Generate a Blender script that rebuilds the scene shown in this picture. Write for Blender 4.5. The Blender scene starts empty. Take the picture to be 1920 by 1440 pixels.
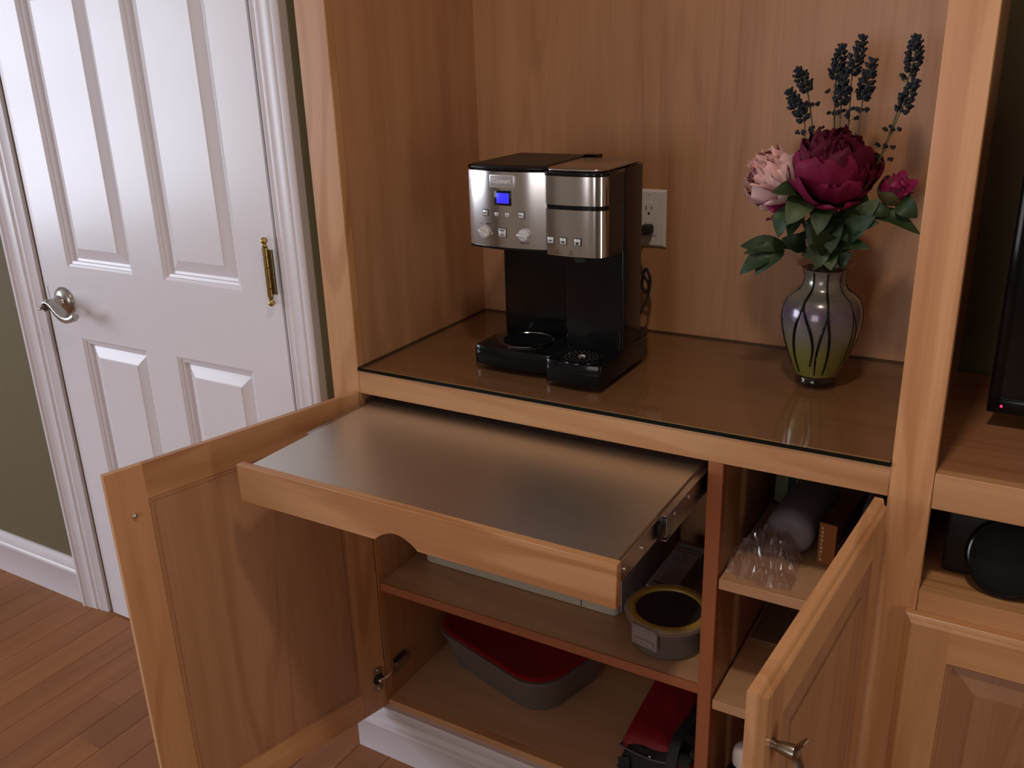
import bpy, bmesh, math, random
from mathutils import Vector, Matrix, noise
random.seed(7)
PI = math.pi
sc = bpy.context.scene
C = sc.collection

# ------------------------------------------------------------------ camera
cd = bpy.data.cameras.new('camera'); cam = bpy.data.objects.new('camera', cd); C.objects.link(cam)
yaw, pit, rol = 0.540445937, 0.349400014, -0.0322835255
cy, sy, cp, sp, cr, sr = math.cos(yaw), math.sin(yaw), math.cos(pit), math.sin(pit), math.cos(rol), math.sin(rol)
fwd = Vector((-sy*cp, cy*cp, -sp)); right = Vector((cy, sy, 0)); up = right.cross(fwd)
r2 = right*cr + up*sr; u2 = up*cr - right*sr
Mx = Matrix((r2, u2, -fwd)).transposed().to_4x4(); Mx.translation = (1.09371981, -1.25724822, 0.553738664)
cam.matrix_world = Mx
cd.sensor_width = 36; cd.lens = 36*1712.53375/1920; cd.clip_start = 0.02
sc.camera = cam

# ------------------------------------------------------------------ light, exposure
w = bpy.data.worlds.new('world'); sc.world = w; w.use_nodes = True
w.node_tree.nodes['Background'].inputs[0].default_value = (0.62, 0.75, 1.0, 1)
w.node_tree.nodes['Background'].inputs[1].default_value = 0.5
sc.view_settings.view_transform = 'Standard'; sc.view_settings.look = 'None'
sc.view_settings.gamma = 1; sc.view_settings.use_curve_mapping = False
sc.view_settings.exposure = 0.0
FLOOR, CEIL = -0.893, 1.55
XL, XR, YF = -3.4, 3.1, -4.2

def area(name, loc, rot, sx, sy_, power, col, shape='RECTANGLE'):
    l = bpy.data.lights.new(name, 'AREA'); l.shape = shape; l.size = sx
    if shape == 'RECTANGLE': l.size_y = sy_
    l.energy = power; l.color = col
    o = bpy.data.objects.new(name, l); o.location = loc; o.rotation_euler = rot; C.objects.link(o)
    return o
# daylight through the window on the left wall
area('window_and_fill_light', (XL-0.10, -2.05, 0.42), (0, -PI/2, 0), 1.45, 2.0, 88, (0.86, 0.90, 1.0))
# daylight through the narrow window on the right wall
area('window_and_fill_light', (XR+0.10, -1.225, 0.02), (0, PI/2, 0), 1.14, 0.35, 11, (1.0, 0.90, 0.80))
# added frontal fill, coming through an unseen window put behind the camera
area('window_and_fill_light', (0.35, YF-0.10, 0.35), (PI/2, 0, 0), 1.5, 1.3, 21, (1.0, 0.93, 0.86))
# recessed ceiling light in front of the cabinet
area('ceiling_light_glow', (0.90, -0.80, CEIL-0.012), (0, 0, 0), 0.13, 0, 8.5, (1.0, 0.83, 0.66), 'DISK')

# ------------------------------------------------------------------ materials
def new_mat(name):
    m = bpy.data.materials.new(name); m.use_nodes = True
    return m, m.node_tree, m.node_tree.nodes['Principled BSDF']
def plain(name, col, rough=0.5, metal=0.0, spec=0.5, noise_amt=0.04, nscale=30, bump=0.0, coat=0.0, alpha=1, trans=0.0, ior=1.45, emit=None):
    m, nt, b = new_mat(name)
    N, L = nt.nodes, nt.links
    tc = N.new('ShaderNodeTexCoord'); n = N.new('ShaderNodeTexNoise'); n.inputs['Scale'].default_value = nscale
    n.inputs['Detail'].default_value = 3
    L.new(tc.outputs['Object'], n.inputs['Vector'])
    mp = N.new('ShaderNodeMapRange'); mp.inputs[3].default_value = 1-noise_amt; mp.inputs[4].default_value = 1+noise_amt
    L.new(n.outputs[0], mp.inputs[0])
    mul = N.new('ShaderNodeVectorMath'); mul.operation = 'SCALE'; mul.inputs[0].default_value = col[:3]
    L.new(mp.outputs[0], mul.inputs['Scale']); L.new(mul.outputs[0], b.inputs['Base Color'])
    b.inputs['Roughness'].default_value = rough; b.inputs['Metallic'].default_value = metal
    b.inputs['Specular IOR Level'].default_value = spec; b.inputs['Coat Weight'].default_value = coat
    b.inputs['Coat Roughness'].default_value = 0.05
    b.inputs['Transmission Weight'].default_value = trans; b.inputs['IOR'].default_value = ior
    b.inputs['Alpha'].default_value = alpha
    if emit: b.inputs['Emission Color'].default_value = (*emit[:3], 1); b.inputs['Emission Strength'].default_value = emit[3]
    if bump:
        bp = N.new('ShaderNodeBump'); bp.inputs['Strength'].default_value = bump; bp.inputs['Distance'].default_value = 0.002
        L.new(n.outputs[0], bp.inputs['Height']); L.new(bp.outputs[0], b.inputs['Normal'])
    return m

def wood(name, axis, light, dark, rough=0.36, ring=0.45, scale=1.0, fiber=0.12, vary=0.10):
    m, nt, b = new_mat(name); N, L = nt.nodes, nt.links
    tc = N.new('ShaderNodeTexCoord'); oi = N.new('ShaderNodeObjectInfo')
    off = N.new('ShaderNodeVectorMath'); off.operation = 'SCALE'; off.inputs[0].default_value = (7.3, 5.1, 9.7)
    L.new(oi.outputs['Random'], off.inputs['Scale'])
    add = N.new('ShaderNodeVectorMath'); add.operation = 'ADD'
    L.new(tc.outputs['Object'], add.inputs[0]); L.new(off.outputs[0], add.inputs[1])
    def mapped(al, cr_):
        mpn = N.new('ShaderNodeMapping'); s = [cr_*scale]*3; s['XYZ'.index(axis)] = al*scale
        mpn.inputs['Scale'].default_value = s; L.new(add.outputs[0], mpn.inputs['Vector']); return mpn
    m1 = mapped(0.9, 7.0)
    n1 = N.new('ShaderNodeTexNoise'); n1.inputs['Scale'].default_value = 1.0; n1.inputs['Detail'].default_value = 1.5
    n1.inputs['Distortion'].default_value = 0.35
    L.new(m1.outputs[0], n1.inputs['Vector'])
    k = N.new('ShaderNodeMath'); k.operation = 'MULTIPLY'; k.inputs[1].default_value = 52; L.new(n1.outputs[0], k.inputs[0])
    s1 = N.new('ShaderNodeMath'); s1.operation = 'SINE'; L.new(k.outputs[0], s1.inputs[0])
    mr = N.new('ShaderNodeMapRange'); mr.inputs[1].default_value = 0.2; mr.inputs[2].default_value = 1.0
    mr.inputs[3].default_value = 0; mr.inputs[4].default_value = ring; mr.interpolation_type = 'SMOOTHSTEP'
    L.new(s1.outputs[0], mr.inputs[0])
    # mask that fades the rings in and out
    m3 = mapped(0.5, 4.0); n3 = N.new('ShaderNodeTexNoise'); n3.inputs['Scale'].default_value = 1.6; n3.inputs['Detail'].default_value = 2
    L.new(m3.outputs[0], n3.inputs['Vector'])
    mk = N.new('ShaderNodeMapRange'); mk.inputs[1].default_value = 0.38; mk.inputs[2].default_value = 0.66; L.new(n3.outputs[0], mk.inputs[0])
    mm = N.new('ShaderNodeMath'); mm.operation = 'MULTIPLY'; L.new(mr.outputs[0], mm.inputs[0]); L.new(mk.outputs[0], mm.inputs[1])
    # fibres
    m2 = mapped(5, 260); n2 = N.new('ShaderNodeTexNoise'); n2.inputs['Scale'].default_value = 1.0; n2.inputs['Detail'].default_value = 4
    L.new(m2.outputs[0], n2.inputs['Vector'])
    f = N.new('ShaderNodeMapRange'); f.inputs[1].default_value = 0.3; f.inputs[2].default_value = 0.75; f.inputs[3].default_value = -fiber; f.inputs[4].default_value = fiber
    L.new(n2.outputs[0], f.inputs[0])
    m4 = mapped(1.6, 26); n4 = N.new('ShaderNodeTexNoise'); n4.inputs['Scale'].default_value = 1.0; n4.inputs['Detail'].default_value = 3
    L.new(m4.outputs[0], n4.inputs['Vector'])
    f4 = N.new('ShaderNodeMapRange'); f4.inputs[1].default_value = 0.3; f4.inputs[2].default_value = 0.7; f4.inputs[3].default_value = 0.0; f4.inputs[4].default_value = 0.55
    L.new(n4.outputs[0], f4.inputs[0])
    s = N.new('ShaderNodeMath'); s.operation = 'ADD'; L.new(mm.outputs[0], s.inputs[0]); L.new(f.outputs[0], s.inputs[1])
    s2 = N.new('ShaderNodeMath'); s2.operation = 'ADD'; L.new(s.outputs[0], s2.inputs[0]); L.new(f4.outputs[0], s2.inputs[1]); s2.use_clamp = True
    mix = N.new('ShaderNodeMix'); mix.data_type = 'RGBA'; mix.inputs[6].default_value = (*light, 1); mix.inputs[7].default_value = (*dark, 1)
    L.new(s2.outputs[0], mix.inputs[0])
    v = N.new('ShaderNodeMapRange'); v.inputs[3].default_value = 1-vary; v.inputs[4].default_value = 1+vary; L.new(oi.outputs['Random'], v.inputs[0])
    sv = N.new('ShaderNodeVectorMath'); sv.operation = 'SCALE'; L.new(mix.outputs[2], sv.inputs[0]); L.new(v.outputs[0], sv.inputs['Scale'])
    L.new(sv.outputs[0], b.inputs['Base Color'])
    b.inputs['Roughness'].default_value = rough; b.inputs['Specular IOR Level'].default_value = 0.5
    bp = N.new('ShaderNodeBump'); bp.inputs['Strength'].default_value = 0.08; bp.inputs['Distance'].default_value = 0.001
    L.new(n2.outputs[0], bp.inputs['Height']); L.new(bp.outputs[0], b.inputs['Normal'])
    return m

AL, AD = (0.65, 0.350, 0.165), (0.46, 0.205, 0.082)
WZ = wood('alder_vertical', 'Z', AL, AD, ring=0.6); WX = wood('alder_along', 'X', AL, AD, ring=0.7); WY = wood('alder_deep', 'Y', AL, AD)
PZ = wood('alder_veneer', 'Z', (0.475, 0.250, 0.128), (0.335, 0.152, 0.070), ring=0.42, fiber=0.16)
ML, MD = (0.62, 0.37, 0.21), (0.47, 0.255, 0.13)
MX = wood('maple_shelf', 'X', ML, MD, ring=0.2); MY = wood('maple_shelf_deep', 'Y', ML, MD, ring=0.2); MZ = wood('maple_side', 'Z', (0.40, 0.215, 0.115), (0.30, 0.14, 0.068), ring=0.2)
RX = wood('red_edge_along', 'X', (0.38, 0.135, 0.058), (0.26, 0.075, 0.03), ring=0.2); RZ = wood('red_edge_vertical', 'Z', (0.40, 0.14, 0.06), (0.27, 0.08, 0.032), ring=0.2)
CT = wood('counter_veneer', 'X', (0.34, 0.150, 0.072), (0.25, 0.095, 0.042), ring=0.4)
OAK = wood('floor_oak', 'Y', (0.33, 0.130, 0.046), (0.24, 0.085, 0.028), rough=0.55, ring=0.25, vary=0.13)
WHITE = plain('white_gloss_paint', (0.80, 0.77, 0.80), 0.24, noise_amt=0.02, nscale=12, bump=0.06)
WHITE2 = plain('white_trim_paint', (0.74, 0.69, 0.71), 0.32, noise_amt=0.03, nscale=9)
OLIVE = plain('olive_wall_paint', (0.155, 0.125, 0.062), 0.75, noise_amt=0.05, nscale=60, bump=0.05)
CREAM = plain('tan_wall_paint', (0.34, 0.30, 0.22), 0.8)
CEILM = plain('ceiling_paint', (0.66, 0.64, 0.60), 0.9)
BLACK = plain('black_gloss_plastic', (0.005, 0.005, 0.006), 0.13, noise_amt=0.05, spec=0.35)
BLACKM = plain('black_satin_plastic', (0.012, 0.011, 0.011), 0.42, noise_amt=0.05)
RUBBER = plain('black_rubber', (0.015, 0.015, 0.015), 0.6)
NICKEL = plain('satin_nickel', (0.42, 0.39, 0.35), 0.28, metal=1)
PEWTER = plain('antique_pewter', (0.36, 0.31, 0.26), 0.25, metal=1)
BRASS = plain('polished_brass', (0.50, 0.36, 0.13), 0.2, metal=1)
ZINC = plain('zinc_slide_steel', (0.50, 0.50, 0.50), 0.28, metal=1)
CHROME = plain('chrome', (0.7, 0.7, 0.7), 0.08, metal=1)
PLASTW = plain('white_outlet_plastic', (0.72, 0.68, 0.66), 0.35, noise_amt=0.02)
PLASTC = plain('cream_appliance_plastic', (0.62, 0.58, 0.47), 0.4)
BTN = plain('silver_button', (0.62, 0.62, 0.62), 0.3, metal=0.3)
DARKP = plain('dark_print', (0.03, 0.03, 0.035), 0.5)

def steel(name, axis, col=(0.62, 0.59, 0.56), rough=0.26, bump=0.35, sc_=(6, 900)):
    m, nt, b = new_mat(name); N, L = nt.nodes, nt.links
    tc = N.new('ShaderNodeTexCoord'); mp = N.new('ShaderNodeMapping'); s = [sc_[1]]*3; s['XYZ'.index(axis)] = sc_[0]; mp.inputs['Scale'].default_value = s
    L.new(tc.outputs['Object'], mp.inputs['Vector'])
    n = N.new('ShaderNodeTexNoise'); n.inputs['Scale'].default_value = 1; n.inputs['Detail'].default_value = 2; L.new(mp.outputs[0], n.inputs['Vector'])
    bp = N.new('ShaderNodeBump'); bp.inputs['Strength'].default_value = bump; bp.inputs['Distance'].default_value = 0.0004
    L.new(n.outputs[0], bp.inputs['Height']); L.new(bp.outputs[0], b.inputs['Normal'])
    b.inputs['Base Color'].default_value = (*col, 1); b.inputs['Metallic'].default_value = 1; b.inputs['Roughness'].default_value = rough
    return m
STEELT = steel('brushed_steel_sheet', 'X', (0.74, 0.74, 0.69), 0.34, 0.5)
STEELV = steel('brushed_steel_panel', 'Z', (0.66, 0.62, 0.60), 0.13, 0.10)

def sheet_glass(name, tint=(0.93, 0.97, 0.95), rough=0.02, ior=1.5, milk=0.0, milkcol=(0.5, 0.5, 0.5), spec=1.0, facing_keep=0.0):
    """clear thin glass / plastic: fresnel mix of transparent and glossy, plus a milky share"""
    m = bpy.data.materials.new(name); m.use_nodes = True; nt = m.node_tree; N, L = nt.nodes, nt.links
    N.clear(); out = N.new('ShaderNodeOutputMaterial')
    t = N.new('ShaderNodeBsdfTransparent'); t.inputs[0].default_value = (*tint, 1)
    g = N.new('ShaderNodeBsdfGlossy'); g.inputs['Roughness'].default_value = rough; g.inputs[0].default_value = (spec, spec, spec, 1)
    fr = N.new('ShaderNodeFresnel'); fr.inputs['IOR'].default_value = ior
    gm = N.new('ShaderNodeNewGeometry'); inv = N.new('ShaderNodeMath'); inv.operation = 'SUBTRACT'; inv.inputs[0].default_value = 1; L.new(gm.outputs['Backfacing'], inv.inputs[1])
    fm_ = N.new('ShaderNodeMath'); fm_.operation = 'MULTIPLY'; L.new(fr.outputs[0], fm_.inputs[0]); L.new(inv.outputs[0], fm_.inputs[1])
    mx = N.new('ShaderNodeMixShader'); L.new(fm_.outputs[0], mx.inputs[0]); L.new(t.outputs[0], mx.inputs[1]); L.new(g.outputs[0], mx.inputs[2])
    last = mx
    if milk:
        d = N.new('ShaderNodeBsdfDiffuse'); d.inputs[0].default_value = (*milkcol, 1)
        m2 = N.new('ShaderNodeMixShader'); m2.inputs[0].default_value = milk
        L.new(mx.outputs[0], m2.inputs[1]); L.new(d.outputs[0], m2.inputs[2]); last = m2
    L.new(last.outputs[0], out.inputs[0]); return m
GLASS = sheet_glass('clear_glass_sheet', (0.93, 0.96, 0.94))
GEDGE = plain('dark_glass_edge', (0.003, 0.006, 0.005), 0.15, spec=0.25)
CRINK = sheet_glass('crinkled_clear_plastic', (0.95, 0.92, 0.92), 0.10, 2.1, 0.05, (0.6, 0.55, 0.55))
TUBP = sheet_glass('cloudy_plastic', (0.72, 0.69, 0.69), 0.2, 1.5, 0.40, (0.30, 0.26, 0.24))
PANEGL = sheet_glass('window_pane_glass', (0.97, 0.98, 1.0), 0.01, 1.3)

# ------------------------------------------------------------------ mesh helpers
class M:
    def __init__(s): s.v = []; s.f = []; s.mi = []; s.cur = 0
    def add(s, vs, fs):
        o = len(s.v); s.v += [Vector(v) for v in vs]; s.f += [tuple(i+o for i in f) for f in fs]; s.mi += [s.cur]*len(fs); return s
    def box(s, x0, x1, y0, y1, z0, z1):
        if x0 > x1: x0, x1 = x1, x0
        if y0 > y1: y0, y1 = y1, y0
        if z0 > z1: z0, z1 = z1, z0
        return s.add([(x0, y0, z0), (x1, y0, z0), (x1, y1, z0), (x0, y1, z0), (x0, y0, z1), (x1, y0, z1), (x1, y1, z1), (x0, y1, z1)],
                     [(0, 3, 2, 1), (4, 5, 6, 7), (0, 1, 5, 4), (1, 2, 6, 5), (2, 3, 7, 6), (3, 0, 4, 7)])
    def prism(s, poly, z0, z1, plane='xy'):
        n = len(poly)
        def P(a, b, c): return {'xy': (a, b, c), 'xz': (a, c, b), 'yz': (c, a, b)}[plane]
        vs = [P(a, b, z0) for a, b in poly]+[P(a, b, z1) for a, b in poly]
        fs = [tuple(range(n))[::-1], tuple(range(n, 2*n))]+[(i, (i+1) % n, n+(i+1) % n, n+i) for i in range(n)]
        return s.add(vs, fs)
    def lathe(s, prof, c=(0, 0, 0), seg=32, axis='Z', sx=1, sy_=1, ring=False):
        vs = []; fs = []
        if ring: prof = list(prof)+[prof[0]]
        n = len(prof)
        for r, h in prof:
            for k in range(seg):
                a = 2*PI*k/seg; x, y = r*math.cos(a)*sx, r*math.sin(a)*sy_
                p = {'Z': (x, y, h), 'Y': (x, h, y), 'X': (h, x, y)}[axis]
                vs.append((c[0]+p[0], c[1]+p[1], c[2]+p[2]))
        for i in range(n-1):
            for k in range(seg): fs.append((i*seg+k, i*seg+(k+1) % seg, (i+1)*seg+(k+1) % seg, (i+1)*seg+k))
        if prof[0][0] > 1e-6 and not ring: fs.append(tuple(range(seg))[::-1])
        if prof[-1][0] > 1e-6 and not ring: fs.append(tuple((n-1)*seg+k for k in range(seg)))
        return s.add(vs, fs)
    def tube(s, path, r, seg=8, caps=True):
        path = [Vector(p) for p in path]; n = len(path); vs = []; fs = []
        rr = r if isinstance(r, (list, tuple)) else [r]*n
        nrm = None
        for i, p in enumerate(path):
            t = (path[min(i+1, n-1)]-path[max(i-1, 0)]).normalized()
            if nrm is None:
                nrm = t.orthogonal().normalized()
            else: nrm = (nrm-t*nrm.dot(t)).normalized()
            b = t.cross(nrm)
            for k in range(seg):
                a = 2*PI*k/seg; vs.append(p+(nrm*math.cos(a)+b*math.sin(a))*rr[i])
        for i in range(n-1):
            for k in range(seg): fs.append((i*seg+k, i*seg+(k+1) % seg, (i+1)*seg+(k+1) % seg, (i+1)*seg+k))
        if caps: fs += [tuple(range(seg))[::-1], tuple((n-1)*seg+k for k in range(seg))]
        return s.add(vs, fs)
    def ball(s, c, r, seg=10, rings=6, sc3=(1, 1, 1)):
        pr = [(math.sin(PI*i/rings), -math.cos(PI*i/rings)) for i in range(rings+1)]
        vs = []; fs = []
        for rad, h in pr:
            for k in range(seg):
                a = 2*PI*k/seg; vs.append((c[0]+r*rad*math.cos(a)*sc3[0], c[1]+r*rad*math.sin(a)*sc3[1], c[2]+r*h*sc3[2]))
        for i in range(rings):
            for k in range(seg): fs.append((i*seg+k, i*seg+(k+1) % seg, (i+1)*seg+(k+1) % seg, (i+1)*seg+k))
        return s.add(vs, fs)
    def rings(s, x0, x1, z0, z1, prof, base=True):
        """concentric rectangles in the xz plane: prof = [(inset, y)], last one capped"""
        vs = []; fs = []
        for ins, y in prof: vs += [(x0+ins, y, z0+ins), (x1-ins, y, z0+ins), (x1-ins, y, z1-ins), (x0+ins, y, z1-ins)]
        for i in range(len(prof)-1):
            for k in range(4): fs.append((i*4+k, i*4+(k+1) % 4, i*4+4+(k+1) % 4, i*4+4+k))
        e = (len(prof)-1)*4; fs.append((e, e+1, e+2, e+3))
        if base: fs.append((3, 2, 1, 0))
        return s.add(vs, fs)
    def xf(s, mat): s.v = [mat @ v for v in s.v]; return s
ORG = {}
def obj(name, mb, mats, parent=None, bevel=0.0, smooth=False, local=False, segs=2, recalc=True):
    if not isinstance(mats, (list, tuple)): mats = [mats]
    me = bpy.data.meshes.new(name)
    o = bpy.data.objects.new(name, me); C.objects.link(o)
    sh = ORG.get(parent.name, Vector((0, 0, 0))) if (parent and not local) else Vector((0, 0, 0))
    if parent: o.parent = parent
    base = None
    if parent is None:
        xs = [v.x for v in mb.v]; ys = [v.y for v in mb.v]; zs = [v.z for v in mb.v]
        sh = Vector(((min(xs)+max(xs))/2, (min(ys)+max(ys))/2, min(zs))); o.location = sh
    me.from_pydata([v-sh for v in mb.v], [], mb.f)
    for m in mats: me.materials.append(m)
    me.polygons.foreach_set('material_index', mb.mi)
    bm = bmesh.new(); bm.from_mesh(me)
    if recalc:
        bmesh.ops.recalc_face_normals(bm, faces=bm.faces)
    if bevel > 0:
        es = [e for e in bm.edges if len(e.link_faces) == 2 and e.calc_face_angle(0) > 0.6]
        bmesh.ops.bevel(bm, geom=es, offset=bevel, segments=segs, profile=0.5, affect='EDGES', clamp_overlap=True)
    bm.to_mesh(me); bm.free()
    if smooth or bevel > 0:
        me.polygons.foreach_set('use_smooth', [True]*len(me.polygons))
        me.set_sharp_from_angle(angle=0.7)
    ORG[o.name] = sh.copy()
    return o
def tag(o, label=None, cat=None, group=None, kind=None):
    if label: o['label'] = label
    if cat: o['category'] = cat
    if group: o['group'] = group
    if kind: o['kind'] = kind
    return o
def thing(name, label, cat, loc, group=None, kind=None):
    o = bpy.data.objects.new(name, None); C.objects.link(o); o.location = loc; o.empty_display_size = 0.05
    ORG[o.name] = Vector(loc); return tag(o, label, cat, group, kind)
def pempty(name, parent, loc, rotz=0):
    """an empty part placed in world coordinates, with local children"""
    o = bpy.data.objects.new(name, None); C.objects.link(o); o.parent = parent
    o.location = Vector(loc)-ORG[parent.name]; o.rotation_euler = (0, 0, rotz); return o
def dup(o, parent=None, loc=None, rot=None):
    c = o.copy(); C.objects.link(c)
    if parent: c.parent = parent
    if loc is not None: c.location = loc
    if rot is not None: c.rotation_euler = rot
    for ch in list(o.children): dup(ch, c)
    return c
def bx(*a): return M().box(*a)
def arc(cx, cy_, r, a0, a1, n): return [(cx+r*math.cos(a0+(a1-a0)*i/n), cy_+r*math.sin(a0+(a1-a0)*i/n)) for i in range(n+1)]
def rrect(x0, x1, y0, y1, r, n=5):
    return arc(x1-r, y0+r, r, -PI/2, 0, n)+arc(x1-r, y1-r, r, 0, PI/2, n)+arc(x0+r, y1-r, r, PI/2, PI, n)+arc(x0+r, y0+r, r, PI, 1.5*PI, n)
def text(body, size, mat, name, parent, loc, rot, extrude=0.0002, sx=1.0):
    cu = bpy.data.curves.new(name, 'FONT'); cu.body = body; cu.size = size; cu.extrude = extrude; cu.align_x = 'CENTER'; cu.align_y = 'CENTER'
    cu.resolution_u = 3
    t = bpy.data.objects.new(name, cu); C.objects.link(t)
    dg = bpy.context.evaluated_depsgraph_get(); me = bpy.data.meshes.new_from_object(t.evaluated_get(dg))
    bpy.data.objects.remove(t); me.materials.clear(); me.materials.append(mat)
    o = bpy.data.objects.new(name, me); C.objects.link(o); o.parent = parent
    o.location = Vector(loc)-ORG.get(parent.name, Vector((0, 0, 0))); o.rotation_euler = rot; o.scale = (sx, 1, 1)
    return o

# ================================================================== SETTING
DY = 0.050    # face of the wall that holds the white door
floor = obj('floor', bx(XL, XR, YF, 0.6, FLOOR-0.06, FLOOR-0.012), plain('subfloor', (0.05, 0.02, 0.01), 0.8)); tag(floor, kind='structure')
PW = 0.0845
far = M(); cols = int((XR-XL)/PW)+2
k0 = int((-0.8307-XL)/PW)+1; xs0 = -0.8307-k0*PW
for i in range(cols):
    a = max(xs0+i*PW, XL); b_ = min(xs0+(i+1)*PW, XR)
    if b_-a < 0.004: continue
    near = -1.75 < a < 0.25
    y = YF+random.uniform(-0.9, 0)
    if abs(a-(-0.8307+2*PW)) < 0.01: y = -0.32-1.1*3-0.0
    ys = []
    while y < 0.05:
        ln = random.uniform(0.7, 1.35)
        if abs(a-(-0.8307+2*PW)) < 0.01: ln = 1.1
        ys.append((max(y, YF), min(y+ln, 0.6))); y += ln
    for (ya, yb) in ys:
        if yb-ya < 0.02: continue
        if near and yb > -1.3:
            obj('plank', bx(a+0.0004, b_-0.0004, ya+0.0004, yb-0.0004, FLOOR-0.012, FLOOR), OAK, floor, bevel=0.0007, segs=1)
        else: far.box(a+0.0004, b_-0.0004, ya+0.0004, yb-0.0004, FLOOR-0.012, FLOOR)
fo = obj('floor_boards', far, OAK, floor); fo['kind'] = 'stuff'
tag(obj('ceiling', bx(XL, XR, YF, 0.6, CEIL, CEIL+0.05), CEILM), kind='structure')
DX0, DX1, DTOP = -1.0205, -0.204, 1.160
wb = M()
wb.box(XL, DX0-0.0, DY, DY+0.12, FLOOR, CEIL); wb.box(DX1, -0.0685, DY, DY+0.12, FLOOR, CEIL); wb.box(DX0, DX1, DY, DY+0.12, DTOP, CEIL)
wb.box(-0.19, -0.0685, DY+0.12, 0.60, FLOOR, CEIL); wb.box(-0.19, XR, 0.466, 0.60, FLOOR, CEIL)
tag(obj('wall_back', wb, OLIVE), kind='structure')
tag(obj('wall_behind_door', bx(DX0-0.1, DX1+0.014, DY+0.125, DY+0.15, FLOOR, CEIL), OLIVE), kind='structure')
# left wall with a window opening, right wall with a narrow window opening, wall behind the camera
def wall_with_opening(name, x0, x1, y0, y1, zz0, zz1):
    m_ = M(); m_.box(x0, x1, YF, y0, FLOOR, CEIL); m_.box(x0, x1, y1, 0.6, FLOOR, CEIL); m_.box(x0, x1, y0, y1, FLOOR, zz0); m_.box(x0, x1, y0, y1, zz1, CEIL)
    tag(obj(name, m_, CREAM), kind='structure')
wall_with_opening('wall_left', XL-0.14, XL, -3.05, -1.05, -0.30, 1.15)
wall_with_opening('wall_right', XR, XR+0.14, -1.42, -1.03, -0.58, 0.62)
wf = M(); wf.box(XL-0.14, -0.40, YF-0.14, YF, FLOOR, CEIL); wf.box(1.10, XR+0.14, YF-0.14, YF, FLOOR, CEIL); wf.box(-0.40, 1.10, YF-0.14, YF, FLOOR, -0.30); wf.box(-0.40, 1.10, YF-0.14, YF, 1.0, CEIL)
tag(obj('wall_front', wf, CREAM), kind='structure')
w3 = tag(obj('fill_window', bx(-0.40, 1.10, YF-0.054, YF-0.05, -0.30, 1.0), PANEGL), kind='structure')  # unseen window, added to let the frontal fill in
f = M(); f.box(-0.40, -0.35, YF-0.06, YF-0.01, -0.30, 1.0); f.box(1.05, 1.10, YF-0.06, YF-0.01, -0.30, 1.0); f.box(-0.35, 1.05, YF-0.06, YF-0.01, -0.30, -0.25); f.box(-0.35, 1.05, YF-0.06, YF-0.01, 0.95, 1.0)
obj('window_frame', f, WHITE2, w3); obj('muntin', bx(0.335, 0.365, YF-0.049, YF-0.03, -0.25, 0.95), WHITE2, w3)
def window(name, xin, s, y0, y1, z0, z1, nv, nh):
    # s: +1 when the room is on the +x side of the pane
    t = obj(name, bx(xin-s*0.012-0.002, xin-s*0.012+0.002, y0, y1, z0, z1), PANEGL); tag(t, kind='structure')
    f = M(); f.box(xin-0.012, xin+0.03*s+0.0, y0, y0+0.05, z0, z1); f.box(xin-0.012, xin+0.03*s, y1-0.05, y1, z0, z1)
    f.box(xin-0.012, xin+0.03*s, y0+0.05, y1-0.05, z0, z0+0.05); f.box(xin-0.012, xin+0.03*s, y0+0.05, y1-0.05, z1-0.05, z1)
    obj('window_frame', f, WHITE2, t)
    for i in range(1, nv): y = y0+(y1-y0)*i/nv; obj('muntin', bx(xin-0.005, xin+0.012*s, y-0.011, y+0.011, z0+0.05, z1-0.05), WHITE2, t)
    for i in range(1, nh): z = z0+(z1-z0)*i/nh; obj('muntin', bx(xin-0.005, xin+0.012*s, y0+0.05, y1-0.05, z-0.011, z+0.011), WHITE2, t)
    obj('window_sill', bx(xin+0.03*s, xin+0.10*s, y0-0.04, y1+0.04, z0-0.03, z0), WHITE2, t, bevel=0.004)
window('window_1', XL-0.04, 1, -3.05, -1.05, -0.30, 1.15, 2, 2)
window('window_2', XR+0.04, -1, -1.42, -1.03, -0.58, 0.62, 1, 1)

# baseboard left of the door
def base_profile(y, z0, h):  # y = wall face; room side is -y
    return [(y, z0), (y-0.015, z0), (y-0.015, z0+h*0.66), (y-0.0175, z0+h*0.69), (y-0.0165, z0+h*0.74), (y-0.012, z0+h*0.77), (y-0.0115, z0+h*0.90), (y-0.007, z0+h*0.94), (y-0.005, z0+h), (y, z0+h)]
tag(obj('baseboard_left', M().prism(base_profile(DY, FLOOR, 0.137), XL, -1.129, 'yz'), WHITE2, smooth=True), kind='structure')
# door casings with their stepped moulding, seen in plan
def casing(xo, xi):  # outer edge -> inner edge
    s = 1 if xi > xo else -1; wd = abs(xi-xo)
    pr = [(0, 0), (0, 0.020), (0.004, 0.023), (0.012, 0.023), (0.016, 0.019), (0.022, 0.018), (0.026, 0.0205), (0.031, 0.018), (0.050, 0.015), (0.056, 0.0165), (0.061, 0.013), (0.068, 0.012), (0.073, 0.014), (0.078, 0.012), (wd, 0.009), (wd, 0)]
    return [(xo+s*a, DY-d) for a, d in pr]
tag(obj('trim_1', M().prism(casing(-1.129, -1.030), FLOOR, DTOP+0.09), WHITE2, smooth=True), kind='structure')
tag(obj('trim_2', M().prism(casing(-0.1315, -0.2125), FLOOR, DTOP+0.09), WHITE2, smooth=True), kind='structure')
tag(obj('trim_3', bx(-1.030, -0.2125, DY-0.018, DY, DTOP-0.01, DTOP+0.09), WHITE2, bevel=0.003), kind='structure')
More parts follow.
